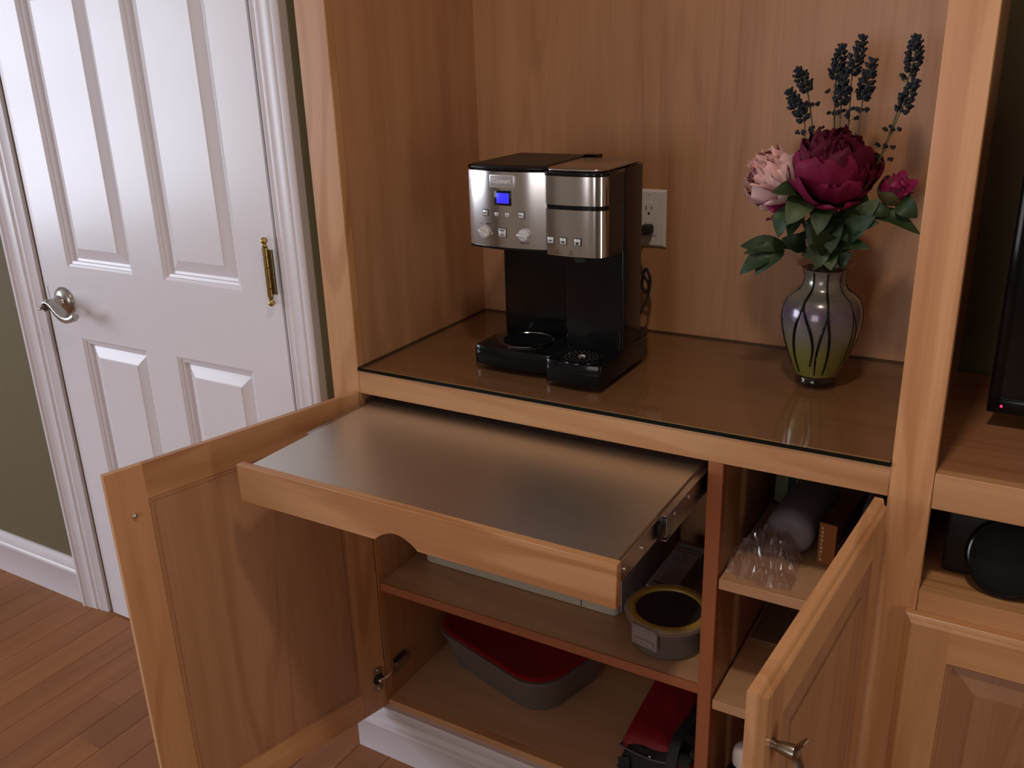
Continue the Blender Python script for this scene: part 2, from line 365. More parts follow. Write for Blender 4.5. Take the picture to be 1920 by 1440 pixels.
jm = M(); jm.box(DX0, -1.0015, DY-0.002, DY+0.115, FLOOR, DTOP-0.012); jm.box(-0.2185, DX1, DY-0.002, DY+0.115, FLOOR, DTOP-0.012); jm.box(DX0, DX1, DY-0.002, DY+0.115, DTOP-0.012, DTOP)
tag(obj('trim_4', jm, WHITE2), kind='structure')

# ---- the white six-panel door
door = tag(thing('door_1', None, None, (-0.612, DY, FLOOR)), kind='structure')
dx0, dx1, dz0, dz1 = -0.9985, -0.2215, FLOOR+0.006, DTOP-0.016
dyf, dyb = DY-0.008, DY+0.027
cols_ = [(-0.905, -0.668), (-0.568, -0.3275)]; rows_ = [(-0.655, -0.069), (0.103, 0.735), (0.835, 1.03)]
obj('stile', bx(dx0, -0.905, dyf, dyb, dz0, dz1), WHITE, door); obj('stile', bx(-0.3275, dx1, dyf, dyb, dz0, dz1), WHITE, door)
for (a, b_) in [(dz0, -0.655), (-0.069, 0.103), (0.735, 0.835), (1.03, dz1)]: obj('rail', bx(-0.905, -0.3275, dyf, dyb, a, b_), WHITE, door)
for (a, b_) in rows_: obj('mullion', bx(-0.668, -0.568, dyf, dyb, a, b_), WHITE, door)
for (a, b_) in rows_:
    for (c_, d_) in cols_:
        p = M().rings(c_, d_, a, b_, [(0, dyf+0.0002), (0.0015, dyf), (0.005, dyf+0.002), (0.0085, dyf+0.0035), (0.010, dyf+0.006), (0.016, dyf+0.0075), (0.0165, dyf+0.0135), (0.0225, dyf+0.0145), (0.047, dyf+0.0050), (0.049, dyf+0.0035), (0.0505, dyf+0.0035)], base=False)
        p.add([(c_, dyf+0.0002, a), (d_, dyf+0.0002, a), (d_, dyf+0.0002, b_), (c_, dyf+0.0002, b_), (c_, dyb-0.004, a), (d_, dyb-0.004, a), (d_, dyb-0.004, b_), (c_, dyb-0.004, b_)], [(4, 7, 6, 5), (0, 4, 5, 1), (1, 5, 6, 2), (2, 6, 7, 3), (3, 7, 4, 0)])
        obj('door_panel', p, WHITE, door)
for zc in (0.1565, -0.68, 0.98):
    h = M(); hx, hy = -0.2325, 0.0265
    kz = [-0.0505, -0.0320, -0.0110, 0.0100, 0.0310, 0.0505]; pr_ = []
    for q in range(5): pr_ += [(0.0045, zc+kz[q]+0.0003), (0.0063, zc+kz[q]+0.0009), (0.0063, zc+kz[q+1]-0.0009), (0.0045, zc+kz[q+1]-0.0003)]
    h.lathe(pr_, (hx, hy, 0), 16)
    hb = obj('hinge', h, BRASS, door, smooth=True)
    hb['label'] = 'polished brass hinge barrel with ball tips'
    f = M()
    for s in (-1, 1): f.lathe([(0.0001, 0), (0.0045, 0), (0.0065, s*0.002), (0.0045, s*0.004), (0.004, s*0.006), (0.007, s*0.010), (0.0075, s*0.0135), (0.005, s*0.018), (0.0001, s*0.020)], (hx, hy, zc+s*0.0505), 14)
    obj('finial', f, BRASS, hb, smooth=True)
    obj('hinge_leaf', bx(hx+0.001, hx+0.0155, hy+0.0015, hy+0.0045, zc-0.045, zc+0.045), plain('shadowed_brass', (0.16, 0.12, 0.06), 0.4, metal=1), hb)  # leaf brass coloured darker to paint in the barrel's shadow
    ORG[hb.name] = ORG[door.name]
# lever handle
hc = Vector((-0.9405, dyf, 0.018))
hd = obj('door_handle', M().lathe([(0.0355, 0), (0.0355, -0.003), (0.033, -0.007), (0.024, -0.012), (0.0175, -0.0145), (0.0145, -0.020), (0.0135, -0.032), (0.0145, -0.040), (0.0145, -0.046), (0.012, -0.050), (0.0001, -0.051)], hc, 28, 'Y'), NICKEL, door, smooth=True)
hd['label'] = 'satin nickel lever handle with a scrolled end'
# lever: a flat band that scrolls over the hub and sweeps right
bandp = [(-0.004, 0.008), (-0.011, 0.003), (-0.013, -0.006), (-0.007, -0.013), (0.002, -0.010), (0.004, -0.002), (-0.001, 0.0035)]
pts = [(-0.0015, -0.006), (-0.005, -0.008), (-0.009, -0.006), (-0.011, 0.000), (-0.009, 0.008), (-0.001, 0.0135), (0.010, 0.013), (0.020, 0.007), (0.030, -0.003), (0.041, -0.013), (0.054, -0.021), (0.068, -0.024), (0.082, -0.021), (0.092, -0.014), (0.098, -0.010)]
lv = M(); vs = []; fs = []
for i, (px, pz) in enumerate(pts):
    a = Vector(pts[max(i-1, 0)]); b_ = Vector(pts[min(i+1, len(pts)-1)]); t = (b_-a).normalized(); nn = Vector((-t.y, t.x))
    th = 0.0022 if i < 6 else 0.0022+0.0045*math.sin(PI*(i-6)/(len(pts)-5))
    wy = 0.013 if i < 9 else 0.013-0.0055*(i-9)/(len(pts)-10)
    for (q, yy) in [(1, -1), (1, 1), (-1, 1), (-1, -1)]:
        vs.append((hc.x+0.002+px+nn.x*th*q, hc.y-0.045+wy*yy, hc.z-0.004+pz+nn.y*th*q))
for i in range(len(pts)-1):
    for k in range(4): fs.append((i*4+k, i*4+(k+1) % 4, i*4+4+(k+1) % 4, i*4+4+k))
fs += [(3, 2, 1, 0), tuple(len(vs)-4+k for k in range(4))]
lv.add(vs, fs); ORG[hd.name] = ORG[door.name]
obj('lever', lv, NICKEL, hd, bevel=0.0012)
obj('lock_button', M().lathe([(0.004, -0.050), (0.004, -0.056), (0.0022, -0.0575), (0.0001, -0.058)], hc+Vector((-0.006, -0.008, -0.005)), 12, 'Y'), NICKEL, hd, smooth=True)
obj('latch_plate', bx(-0.9998, -0.9988, dyf-0.0006, dyf+0.012, hc.z-0.028, hc.z+0.032), NICKEL, door)

# ================================================================== COFFEE CABINET (built-in)
DP, TOPZ, XD = 0.4579, 1.25, 0.9513
SX0, SX1 = -0.0674, XD+0.0561
cab = thing('built_in_cabinet', 'alder wood built-in cabinet with open coffee nook above and two open doors below', 'cabinet', (0.47, 0.0, FLOOR))
FT = 0.019
obj('face_stile', bx(SX0, 0, 0, FT, -0.80, CEIL-0.002), WZ, cab, bevel=0.0012, segs=1)
obj('face_stile', bx(XD, SX1, 0, FT, -0.80, CEIL-0.002), WZ, cab, bevel=0.0012, segs=1)
obj('face_rail', bx(0, XD, 0, FT, -0.0525, -0.0065), WX, cab, bevel=0.0008, segs=1)
obj('face_rail', bx(0, XD, 0.0, FT, -0.800, -0.766), WX, cab, bevel=0.0008, segs=1)
obj('face_rail', bx(0, XD, 0, FT, TOPZ, CEIL-0.002), WX, cab)
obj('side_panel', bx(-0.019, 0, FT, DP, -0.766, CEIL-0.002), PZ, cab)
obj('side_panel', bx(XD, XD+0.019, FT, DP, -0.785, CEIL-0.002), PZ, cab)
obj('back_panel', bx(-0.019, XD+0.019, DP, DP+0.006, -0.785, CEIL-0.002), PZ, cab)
obj('top_panel', bx(0, XD, FT, DP, TOPZ, TOPZ+0.018), WX, cab)
obj('counter_board', bx(0, XD, FT, DP, -0.0255, -0.0065), CT, cab)
obj('bottom_board', bx(-0.019, XD, FT, DP, -0.785, -0.766), MX, cab)
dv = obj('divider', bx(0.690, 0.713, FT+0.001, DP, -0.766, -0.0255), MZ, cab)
obj('edge_strip', bx(0.6895, 0.7133, 0.0005, FT+0.001, -0.766, -0.0525), RZ, cab, bevel=0.0006, segs=1)
sh1 = obj('shelf', bx(0.0005, 0.6895, 0.008, DP-0.002, -0.494, -0.475), MX, cab)
obj('edge_strip', bx(0.0008, 0.6893, 0.0045, 0.008, -0.494, -0.475), RX, cab)
for zt in (-0.2566, -0.494):
    obj('shelf', bx(0.716, XD-0.001, 0.001, DP-0.002, zt-0.0185, zt), MX, cab, bevel=0.0008, segs=1)
toe = M().prism([(0.0, FLOOR), (-0.031, FLOOR), (-0.031, FLOOR+0.072), (-0.0335, FLOOR+0.076), (-0.0325, FLOOR+0.082), (-0.026, FLOOR+0.086), (-0.0245, FLOOR+0.100), (-0.016, FLOOR+0.105), (-0.012, FLOOR+0.112), (0.0, FLOOR+0.112)], -0.069, SX1, 'yz')
obj('toe_board', toe, WHITE2, cab, smooth=True)['label'] = 'white moulded toe board under the cabinet'
obj('toe_return', M().prism([(-0.069, -0.0), (-0.069, 0.049), (-0.090, 0.049), (-0.086, 0.03), (-0.0715, 0.0)], FLOOR, FLOOR+0.075), WHITE2, cab)

# ---- raised-panel cabinet doors: local frame x = along the width from the hinge, -y = outer face, z up
def profile_ring(x0, x1, z0, z1, prof, mb): return mb.rings(x0, x1, z0, z1, prof)
def cabinet_door(root, loc, rotz, wid, z0, z1, mirror=1, knob_z=None, hinges=(), bumper=None, knobx=None):
    """inner face at y=0 (local), outer face at y=-0.0195; mirror=-1 lays the width towards -x"""
    T = 0.0195; fw = 0.062
    e = pempty('cabinet_door', root, loc, rotz)
    def P(m_):
        if mirror < 0: m_.v = [Vector((-v.x, v.y, v.z)) for v in m_.v]
        return m_
    def frame_piece(poly, name, mt):
        # poly: trapezoid-free rectangle (x0,x1,za,zb) with an ogee on the outer perimeter sides listed
        x0, x1, za, zb, sides = poly
        m_ = M(); pr = [(0, 0), (0, -T+0.0085), (0.002, -T+0.0065), (0.0055, -T+0.0050), (0.0065, -T+0.0045), (0.0065, -T+0.003), (0.009, -T+0.0008), (0.011, -T)]
        vs = []; fs = []
        for ins, y in pr:
            l = ins if 'l' in sides else 0; r_ = ins if 'r' in sides else 0; b0 = ins if 'b' in sides else 0; t0 = ins if 't' in sides else 0
            vs += [(x0+l, y, za+b0), (x1-r_, y, za+b0), (x1-r_, y, zb-t0), (x0+l, y, zb-t0)]
        n = len(pr)
        for i in range(n-1):
            for k in range(4): fs.append((i*4+k, i*4+(k+1) % 4, i*4+4+(k+1) % 4, i*4+4+k))
        fs += [(3, 2, 1, 0), tuple((n-1)*4+k for k in range(4))]
        m_.add(vs, fs); return obj(name, P(m_), mt, e, local=True)
    frame_piece((0, fw, z0, z1, 'lbt'), 'stile', WZ); frame_piece((wid-fw, wid, z0, z1, 'rbt'), 'stile', WZ)
    frame_piece((fw, wid-fw, z0, z0+fw, 'b'), 'rail', WX); frame_piece((fw, wid-fw, z1-fw, z1, 't'), 'rail', WX)
    px0, px1, pz0, pz1 = fw, wid-fw, z0+fw, z1-fw
    pm = M().rings(px0, px1, pz0, pz1, [(0, -0.004), (0.0, -T+0.003), (0.004, -T+0.0055), (0.006, -T+0.009), (0.008, -T+0.0105), (0.040, -T+0.0030), (0.0405, -T+0.0008), (0.042, -T+0.0008)])
    pm2 = M().rings(px0, px1, pz0, pz1, [(0, -0.0042), (0.0, -0.0012), (0.007, -0.0012), (0.0075, -0.0026), (0.0095, -0.0026), (0.010, -0.0010), (0.011, -0.0010)])
    pm.add(pm2.v, pm2.f)
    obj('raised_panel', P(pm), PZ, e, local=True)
    if knob_z is not None:
        kx = knobx if knobx else wid-0.032
        km = M().lathe([(0.0001, 0), (0.007, 0), (0.0072, -0.0035), (0.0055, -0.004), (0.0058, -0.006), (0.0085, -0.022), (0.008, -0.026), (0.0001, -0.027)], (kx, -T, knob_z), 16, 'Y')
        kb = obj('knob', P(km), PEWTER, e, local=True, smooth=True); kb['label'] = 'antique pewter knob with a dished oval head'
        # dished saddle head
        hm = M(); nu, nv = 14, 8; vs = []; fs = []
        for side in (0, 1):
            for i in range(nu+1):
                for j in range(nv+1):
                    u = -1+2*i/nu; v = -1+2*j/nv
                    hw = math.sqrt(max(0, 1-abs(u)**2.6))*0.0125*(1.0-0.2*(1-abs(u))); lz = u*0.0215
                    edge = max(0, 1-v*v)*max(0, 1-abs(u)**4)
                    y = -0.0265-0.010*abs(u)**1.6+0.001*v*v - (0 if side else 0) + (0.0050*edge if side == 0 else -0.0030*edge)
                    vs.append((kx+v*hw, -T+y, knob_z+lz))
        st = (nu+1)*(nv+1)
        for side in (0, 1):
            for i in range(nu):
                for j in range(nv):
                    q = [side*st+i*(nv+1)+j, side*st+i*(nv+1)+j+1, side*st+(i+1)*(nv+1)+j+1, side*st+(i+1)*(nv+1)+j]
                    fs.append(tuple(q if side == 0 else q[::-1]))
        hm.add(vs, fs); obj('knob_head', P(hm), PEWTER, e, local=True, smooth=True)
    for hz in hinges:
        hg = obj('hinge', P(M().prism(rrect(0.008, 0.030, hz-0.030, hz+0.030, 0.006), 0.0, 0.0016, 'xz')), NICKEL, e, local=True)
        hp = M(); hp.lathe([(0.0125, 0.0016), (0.0125, -0.0005), (0.0105, -0.0005), (0.0095, 0.0012), (0.0001, 0.0012)], (0.019, 0, hz), 20, 'Y')
        hp.v = [Vector((v.x, v.y+0.001, v.z)) for v in hp.v]
        obj('hinge_cup', P(hp), BLACKM, e, local=True, smooth=True)
        hs = M()
        for dz in (-0.023, 0.023): hs.lathe([(0.0001, 0.0036), (0.003, 0.0034), (0.0038, 0.0016)], (0.019, 0, hz+dz), 10, 'Y')
        hs.ball((0.017, 0.005, hz-0.002), 0.0052, 10, 6)
        obj('screw', P(hs), CHROME, e, local=True, smooth=True)
        obj('hinge_arm', P(M().tube([(0.018, 0.004, hz), (0.010, 0.010, hz+0.002), (0.000, 0.012, hz+0.006), (-0.010, 0.012, hz+0.009)], 0.0028, 8)), CHROME, e, local=True, smooth=True)
    if bumper:
        obj('bumper_screw', P(M().lathe([(0.0001, 0.0058), (0.003, 0.0052), (0.0048, 0.003), (0.005, 0.0002)], (bumper[0], 0, bumper[1]), 14, 'Y')), CHROME, e, local=True, smooth=True)
    return e
# left door: its inner face looks at the camera; hinge edge at (0.001,-0.003), swung out past a right angle
aL = math.atan2(-0.474, -0.1215)
cabinet_door(cab, (-0.0005, -0.004, 0), aL, 0.489, -0.778, -0.0495, 1, knob_z=-0.118, hinges=(-0.70, -0.14), bumper=(0.453, -0.132))
# in that frame local +y points to the room's right: check the outer face is away from the camera
aR = math.atan2(-0.489, -0.035)
cabinet_door(cab, (0.9368, -0.0155, 0), aR+PI, 0.490, -0.778, -0.0495, -1, knob_z=-0.129, hinges=())
# hinge mounting plates inside the cabinet
for (hx, s) in ((0.0, 1), (XD, -1)):
    for hz in (-0.691, -0.131):
        pl = M().box(hx+s*0.0002, hx+s*0.003, 0.020, 0.066, hz-0.026, hz+0.014); pl.box(hx+s*0.003, hx+s*0.012, 0.021, 0.072, hz-0.009, hz+0.007)
        obj('hinge_plate', pl, NICKEL, cab, bevel=0.0006, segs=1)

# ---- pull-out tray
tray = obj('pull_out_tray', bx(0.026, 0.6735, -0.317, 0.100, -0.087, -0.0692), WY, cab, bevel=0.0006, segs=1)
ORG[tray.name] = ORG[cab.name]
sh = obj('steel_sheet', bx(0.0255, 0.674, -0.317, 0.100, -0.0692, -0.0672), STEELT, tray); sh['label'] = 'brushed stainless steel sheet on the pull-out tray'
zt, zb = -0.0615, -0.1268
poly = [(0.0125, zt), (0.0125, zb)]+[(0.290, zb)]
a0, a1 = 0.290, 0.3685
n = 14
for i in range(1, n):
    t = i/n; poly.append((a0+(a1-a0)*t, zb+0.0185*math.sin(PI*t)**0.85))
poly += [(0.3685, zb), (0.6838, zb), (0.6838, zt)]
fb = obj('front_board', M().prism(poly, -0.3315, -0.3172, 'xz'), WX, tray, bevel=0.0008, segs=1); fb['label'] = 'alder front board with an arched finger cut-out'
for s, xa in ((1, 0.6738), (-1, 0.0257)):
    obj('slide_rail', bx(xa, xa+s*0.0035, -0.314, 0.10, -0.1045, -0.0715), ZINC, tray, bevel=0.0007, segs=1)
    md = M(); xb = xa+s*0.0040
    md.box(xb, xb+s*0.0015, -0.168, 0.19, -0.108, -0.071); md.box(xb-s*0.000, xb+s*0.0095, -0.168, 0.19, -0.071, -0.0695); md.box(xb, xb+s*0.0095, -0.168, 0.19, -0.1095, -0.108)
    md.box(xb+s*0.002, xb+s*0.0085, -0.166, -0.140, -0.1045, -0.074)
    obj('slide_middle', md, ZINC, tray, bevel=0.0003, segs=1)
    obj('slide_bearing', bx(xb+s*0.0015, xb+s*0.0075, -0.185, -0.160, -0.102, -0.078), BLACKM, tray, bevel=0.001)
    for yy in (-0.295, -0.235, -0.155, -0.12, -0.06): obj('screw', M().ball((xa+s*(0.0045 if yy < -0.17 else 0.0068), yy, -0.088), 0.0032, 8, 6), CHROME, tray, smooth=True)
    obj('slide_channel', bx(xb+s*0.0098, xb+s*0.0112, 0.0225, 0.42, -0.113, -0.066), ZINC, cab)

# ================================================================== MEDIA CABINET to the right
XM = 1.75
med = thing('media_cabinet', 'alder wood media cabinet with open shelves to the right of the coffee nook', 'cabinet', (1.37, 0.0, FLOOR))
SM = SX1+0.0006
obj('side_panel', bx(XD+0.0195, 0.989, FT+0.001, DP+0.006, -0.785, CEIL-0.002), PZ, med)
obj('side_panel', bx(XM-0.019, XM, FT, 0.46, -0.785, CEIL-0.002), PZ, med)
obj('face_rail', bx(SM, XM, 0, FT, -0.0585, -0.0052), WX, med, bevel=0.001, segs=1)
obj('face_rail', bx(SM, XM, 0, FT, -0.245, -0.1900), WX, med, bevel=0.001, segs=1)
obj('face_rail', bx(SM, XM, 0, FT, -0.800, -0.766), WX, med)
obj('shelf', bx(0.9893, XM-0.019, FT, 0.46, -0.0245, -0.0054), wood('alder_shelf', 'X', (0.42, 0.195, 0.095), (0.30, 0.118, 0.052)), med)
obj('shelf', bx(0.9893, XM-0.019, FT, 0.46, -0.209, -0.1902), WX, med)
obj('bottom_board', bx(0.9893, XM-0.019, FT, 0.46, -0.785, -0.766), MX, med)
obj('toe_board', M().prism([(0.0, FLOOR), (-0.031, FLOOR), (-0.031, FLOOR+0.086), (-0.016, FLOOR+0.105), (0.0, FLOOR+0.112)], SX1+0.0003, XM, 'yz'), WHITE2, med)
obj('face_stile', bx(XM, XM+0.05, 0, FT, -0.80, CEIL-0.002), WZ, med)
obj('lower_back', bx(0.9893, XM-0.019, 0.4605, 0.4655, -0.766, -0.21), PZ, med)
cabinet_door(med, (0.9952, -0.0005, 0), 0, 0.56, -0.778, -0.2225, 1, knob_z=-0.30)

# ================================================================== GLASS TOP
gt = tag(obj('glass_top', bx(0.0015, 0.9495, -0.002, 0.4555, -0.0060, 0.0), GLASS), 'clear glass sheet with dark polished edge covering the nook counter', 'glass top')
ge = M(); ge.box(0.0010, 0.9500, -0.0030, -0.0019, -0.0060, 0.0001); ge.box(0.0004, 0.0015, -0.002, 0.4555, -0.0060, 0.0001); ge.box(0.9495, 0.9506, -0.002, 0.4555, -0.0060, 0.0001); ge.box(0.0015, 0.9495, 0.4555, 0.4566, -0.0060, 0.0001)
o = obj('polished_edge', ge, GEDGE, gt)

# ================================================================== OUTLET
ol = thing('wall_outlet', 'white duplex wall outlet plate behind the coffee maker', 'outlet', (0.3995, DP-0.003, 0.232))
pl = M().rings(0.3645, 0.4345, 0.1750, 0.2888, [(0, DP-0.0002), (0, DP-0.003), (0.004, DP-0.0062), (0.0055, DP-0.0064)])
obj('cover_plate', pl, PLASTW, ol)
obj('receptacle', bx(0.3832, 0.4158, DP-0.0085, DP-0.0064, 0.1988, 0.2650), PLASTW, ol, bevel=0.0006, segs=1)
for zc in (0.2485, 0.2155):
    s_ = M(); s_.box(0.3928, 0.3944, DP-0.0088, DP-0.0084, zc, zc+0.008); s_.box(0.4046, 0.4062, DP-0.0088, DP-0.0084, zc+0.001, zc+0.0075)
    s_.prism(arc(0.3995, zc-0.0065, 0.0026, 0, 2*PI, 10)[:-1], DP-0.0088, DP-0.0084, 'xz')
    obj('socket_slot', s_, DARKP, ol)
for zc in (0.281, 0.183): obj('screw', M().lathe([(0.0001, DP-0.0075), (0.0026, DP-0.0072), (0.0030, DP-0.0064)], (0.3995, 0, zc), 10, 'Y'), PLASTW, ol, smooth=True)

# ================================================================== COFFEE MAKER
cm = thing('coffee_maker', 'black and stainless two-way drip and single-serve coffee maker on the glass counter', 'coffee maker', (0.334, 0.18, 0.0))
G = 0.0004
def bow(x0, x1, yc, b, n=14): # front curve from x0 to x1, ends at yc, bulging to yc-b
    return [(x0+(x1-x0)*i/n, yc-b*(1-(2*i/n-1)**2)) for i in range(n+1)]
# feet
for (fx, fy) in ((0.215, 0.125), (0.215, 0.265), (0.45, 0.095), (0.45, 0.265)): obj('foot', M().lathe([(0.009, G), (0.009, 0.007)], (fx, fy, 0), 14), RUBBER, cm)
lb = bow(0.1985, 0.3628, 0.1055, 0.007)+[(0.3628, 0.285), (0.1985, 0.285)]
base = obj('base', M().prism(lb, 0.006, 0.042), BLACK, cm, bevel=0.0022)
rb = bow(0.3632, 0.4695, 0.079, 0.006)+[(0.4695, 0.286), (0.3632, 0.286)]
obj('drip_base', M().prism(rb, 0.005, 0.0455), BLACK, cm, bevel=0.0026)
obj('base_back', bx(0.33, 0.4697, 0.225, 0.2865, 0.0455, 0.060), BLACKM, cm, bevel=0.003)
obj('warming_plate', M().lathe([(0.0001, 0.0438), (0.042, 0.0438), (0.0440, 0.0448), (0.0480, 0.0455), (0.0495, 0.0450), (0.051, 0.0422)], (0.2815, 0.1585, 0), 48), BLACK, cm, smooth=True)
obj('plate_ring', M().lathe([(0.0468, 0.0454), (0.0478, 0.0468), (0.0492, 0.0456)], (0.2815, 0.1585, 0), 48, ring=True), plain('dark_chrome', (0.35, 0.35, 0.35), 0.15, metal=1), cm, smooth=True)
# drip grate: disc with a ring of drilled holes and a centre cup
gr = M(); gr.lathe([(0.0065, 0.0470), (0.0085, 0.0486), (0.034, 0.0486), (0.0362, 0.0472), (0.0365, 0.0456)], (0.4200, 0.1050, 0), 44)
gto = obj('drip_grate', gr, BLACK, cm, smooth=True)
hl = M()
for rr, cnt in ((0.0145, 10), (0.0215, 16), (0.0285, 22)):
    for k in range(cnt):
        a = 2*PI*(k+rr*50)/cnt; hl.lathe([(0.0014, 0.0486), (0.0014, 0.0490), (0.0009, 0.04905)], (0.4200+rr*math.cos(a), 0.1050+rr*math.sin(a), 0), 6)
obj('grate_hole', hl, plain('grate_glint', (0.18, 0.17, 0.16), 0.35, metal=0.6), cm)['kind'] = 'stuff'
obj('grate_cup', M().lathe([(0.0088, 0.0487), (0.0074, 0.0498), (0.0066, 0.0487), (0.0060, 0.0470)], (0.4200, 0.1050, 0), 20, ring=True), CHROME, cm, smooth=True)
# rear body and the two towers
obj('water_tank', M().prism(rrect(0.1995, 0.3555, 0.2120, 0.2900, 0.010), 0.042, 0.3600), BLACK, cm, smooth=True)
obj('tower', M().prism(rrect(0.3560, 0.4690, 0.1680, 0.2520, 0.006), 0.0455, 0.3655), BLACK, cm, smooth=True)
obj('tower_seam', bx(0.4688, 0.4694, 0.1690, 0.1702, 0.050, 0.365), RUBBER, cm)
# left (brewer) head
lh = bow(0.2000, 0.3560, 0.1110, 0.012)+[(0.3560, 0.2118), (0.2000, 0.2118)]
obj('brew_head', M().prism(lh, 0.2280, 0.3630), BLACK, cm, bevel=0.0025)
b1 = bow(0.1990, 0.3575, 0.1085, 0.012, 24); b2 = [(x, y+0.0022) for x, y in b1][::-1]
fp = obj('control_panel', M().prism(b1+b2, 0.2315, 0.3615), STEELV, cm, smooth=True); fp['label'] = 'brushed steel control panel with display'
obj('panel_trim', M().prism([(x, y-0.0006) for x, y in b1]+[(x, y+0.0015) for x, y in b2], 0.2275, 0.2315), BLACK, cm)
ll = bow(0.1980, 0.3560, 0.1070, 0.012)+[(0.3560, 0.2920), (0.1980, 0.2920)]
lid = obj('reservoir_lid', M().prism(ll, 0.3630, 0.3712), BLACK, cm, bevel=0.0035)
l2 = [(0.2050, 0.1120), (0.2780, 0.1020), (0.3500, 0.1120), (0.3500, 0.2850), (0.2050, 0.2850)]
obj('lid_inset', M().prism(l2, 0.3712, 0.3724), BLACKM, cm, bevel=0.0005, segs=1)
obj('lid_latch', bx(0.345, 0.372, 0.268, 0.2905, 0.3655, 0.3745), BLACK, cm, smooth=True)
# right (single serve) head
def rhead(off, z0, z1):
    fr = bow(0.3585-off, 0.4480, 0.0870-off, 0.004, 12)
    fr = [(0.3585-off, 0.1300)]+[(0.3585-off, 0.0955)]+[(x, y) for x, y in fr[1:]]
    cnr = arc(0.4480, 0.1080, 0.0212+off, -PI/2, 0, 10)[1:]
    return fr+cnr
def rskin(z0, z1, name, mt, off=0.0, th=0.002):
    a = rhead(off, 0, 0); b_ = [(min(x, 0.4692-th) if x > 0.4 else x+th, y+th*0.9) for x, y in a]
    return obj(name, M().prism(a+b_[::-1], z0, z1), mt, cm, smooth=True)
core = [(x*1.0+(0.001 if x < 0.4 else -0.0012), y+0.0022) for x, y in rhead(0, 0, 0)]+[(0.4680, 0.1675), (0.3598, 0.1675)]
obj('serve_head', M().prism(core, 0.2270, 0.3640), BLACK, cm)
s1_ = rskin(0.3135, 0.3600, 'upper_band', STEELV); s1_['label'] = 'upper brushed steel wrap of the single-serve head'
s2_ = rskin(0.2290, 0.3060, 'lower_band', STEELV); s2_['label'] = 'lower brushed steel wrap with three cup buttons'
obj('head_rim', M().prism([(x, y-0.0004) for x, y in rhead(0.0008, 0, 0)]+[(0.4705, 0.168), (0.3580, 0.168)], 0.3600, 0.3665), BLACK, cm, bevel=0.0012)
cap = [(x+(0.003 if x < 0.4 else -0.003), y+0.003) for x, y in rhead(0, 0, 0)]+[(0.4655, 0.246), (0.3615, 0.246)]
obj('head_lid', M().prism(cap, 0.3665, 0.3722), plain('satin_steel_lid', (0.46, 0.42, 0.39), 0.22, metal=1), cm, bevel=0.0028, segs=3)
obj('side_cover', bx(0.4680, 0.4697, 0.1100, 0.1672, 0.3120, 0.3640), BLACKM, cm, bevel=0.0006, segs=1)
obj('brew_spout', M().lathe([(0.012, 0.2145), (0.016, 0.2270)], (0.415, 0.118, 0), 16), BLACKM, cm)
# controls on the left panel: y of the curved front at x
def fy(x): t = (x-0.1990)/0.1585; return 0.1085-0.012*(1-(2*t-1)**2)
def pane(x0, x1, z0, z1, d, name, mt, bev=0.0008, par=None, lift=0.0):
    xm = (x0+x1)/2; y = fy(xm)-lift
    t = (xm-0.1990)/0.1585; sl = math.atan(0.012*4*(2*t-1)/0.1585)
    m_ = M().box(x0-xm, x1-xm, -d, 0.001, z0, z1); m_.v = [Matrix.Rotation(sl, 4, 'Z') @ v + Vector((xm, y, 0)) for v in m_.v]
    return obj(name, m_, mt, par or cm, bevel=bev, segs=2)
def ftext(s, size, x, z, mt, name, lift, sx=1.0):
    t = (x-0.1990)/0.1585; sl = math.atan(0.012*4*(2*t-1)/0.1585)
    return text(s, size, mt, name, cm, (x, fy(x)-lift, z), (PI/2, 0, sl), sx=sx)
SILV = plain('badge_silver', (0.55, 0.53, 0.52), 0.35, metal=0.6)
pane(0.2495, 0.3000, 0.3345, 0.3570, 0.0022, 'badge', SILV, 0.002)['label'] = 'raised silver maker badge'
pane(0.2515, 0.2980, 0.3365, 0.3550, 0.0028, 'badge_face', plain('badge_grey', (0.33, 0.31, 0.31), 0.45, metal=0.2), 0.0018)
ftext('Cuisinart', 0.0112, 0.2747, 0.3460, plain('badge_letters', (0.92, 0.90, 0.88), 0.4), 'badge_lettering', 0.0032, 0.86)
pane(0.2585, 0.2915, 0.3045, 0.3300, 0.0016, 'display_frame', BLACK, 0.001)
ds = pane(0.2630, 0.2880, 0.3085, 0.3260, 0.0021, 'display', plain('blue_display', (0.01, 0.01, 0.3), 0.3, emit=(0.035, 0.03, 0.85, 1.0)), 0.0002); ds['label'] = 'lit blue clock display'
def button(x, z, s, round_=False, lab=None, frame=True):
    if frame: pane(x-s/2-0.0012, x+s/2+0.0012, z-s/2-0.0012, z+s/2+0.0012, 0.0010, 'button_frame', DARKP, 0.0008)
    o_ = pane(x-s/2, x+s/2, z-s/2, z+s/2, 0.0026, 'button', BTN, 0.0012)
    if lab: ftext(lab, s*0.30, x, z, DARKP, 'button_print', 0.0030)
button(0.2375, 0.2900, 0.0098, lab='PROG'); button(0.2615, 0.2890, 0.0064, lab='HR', frame=False); button(0.2835, 0.2890, 0.0064, lab='MIN', frame=False); button(0.3100, 0.2895, 0.0098, lab='BOLD')
button(0.2725, 0.2575, 0.0140, lab='BREW\n—\nOFF')
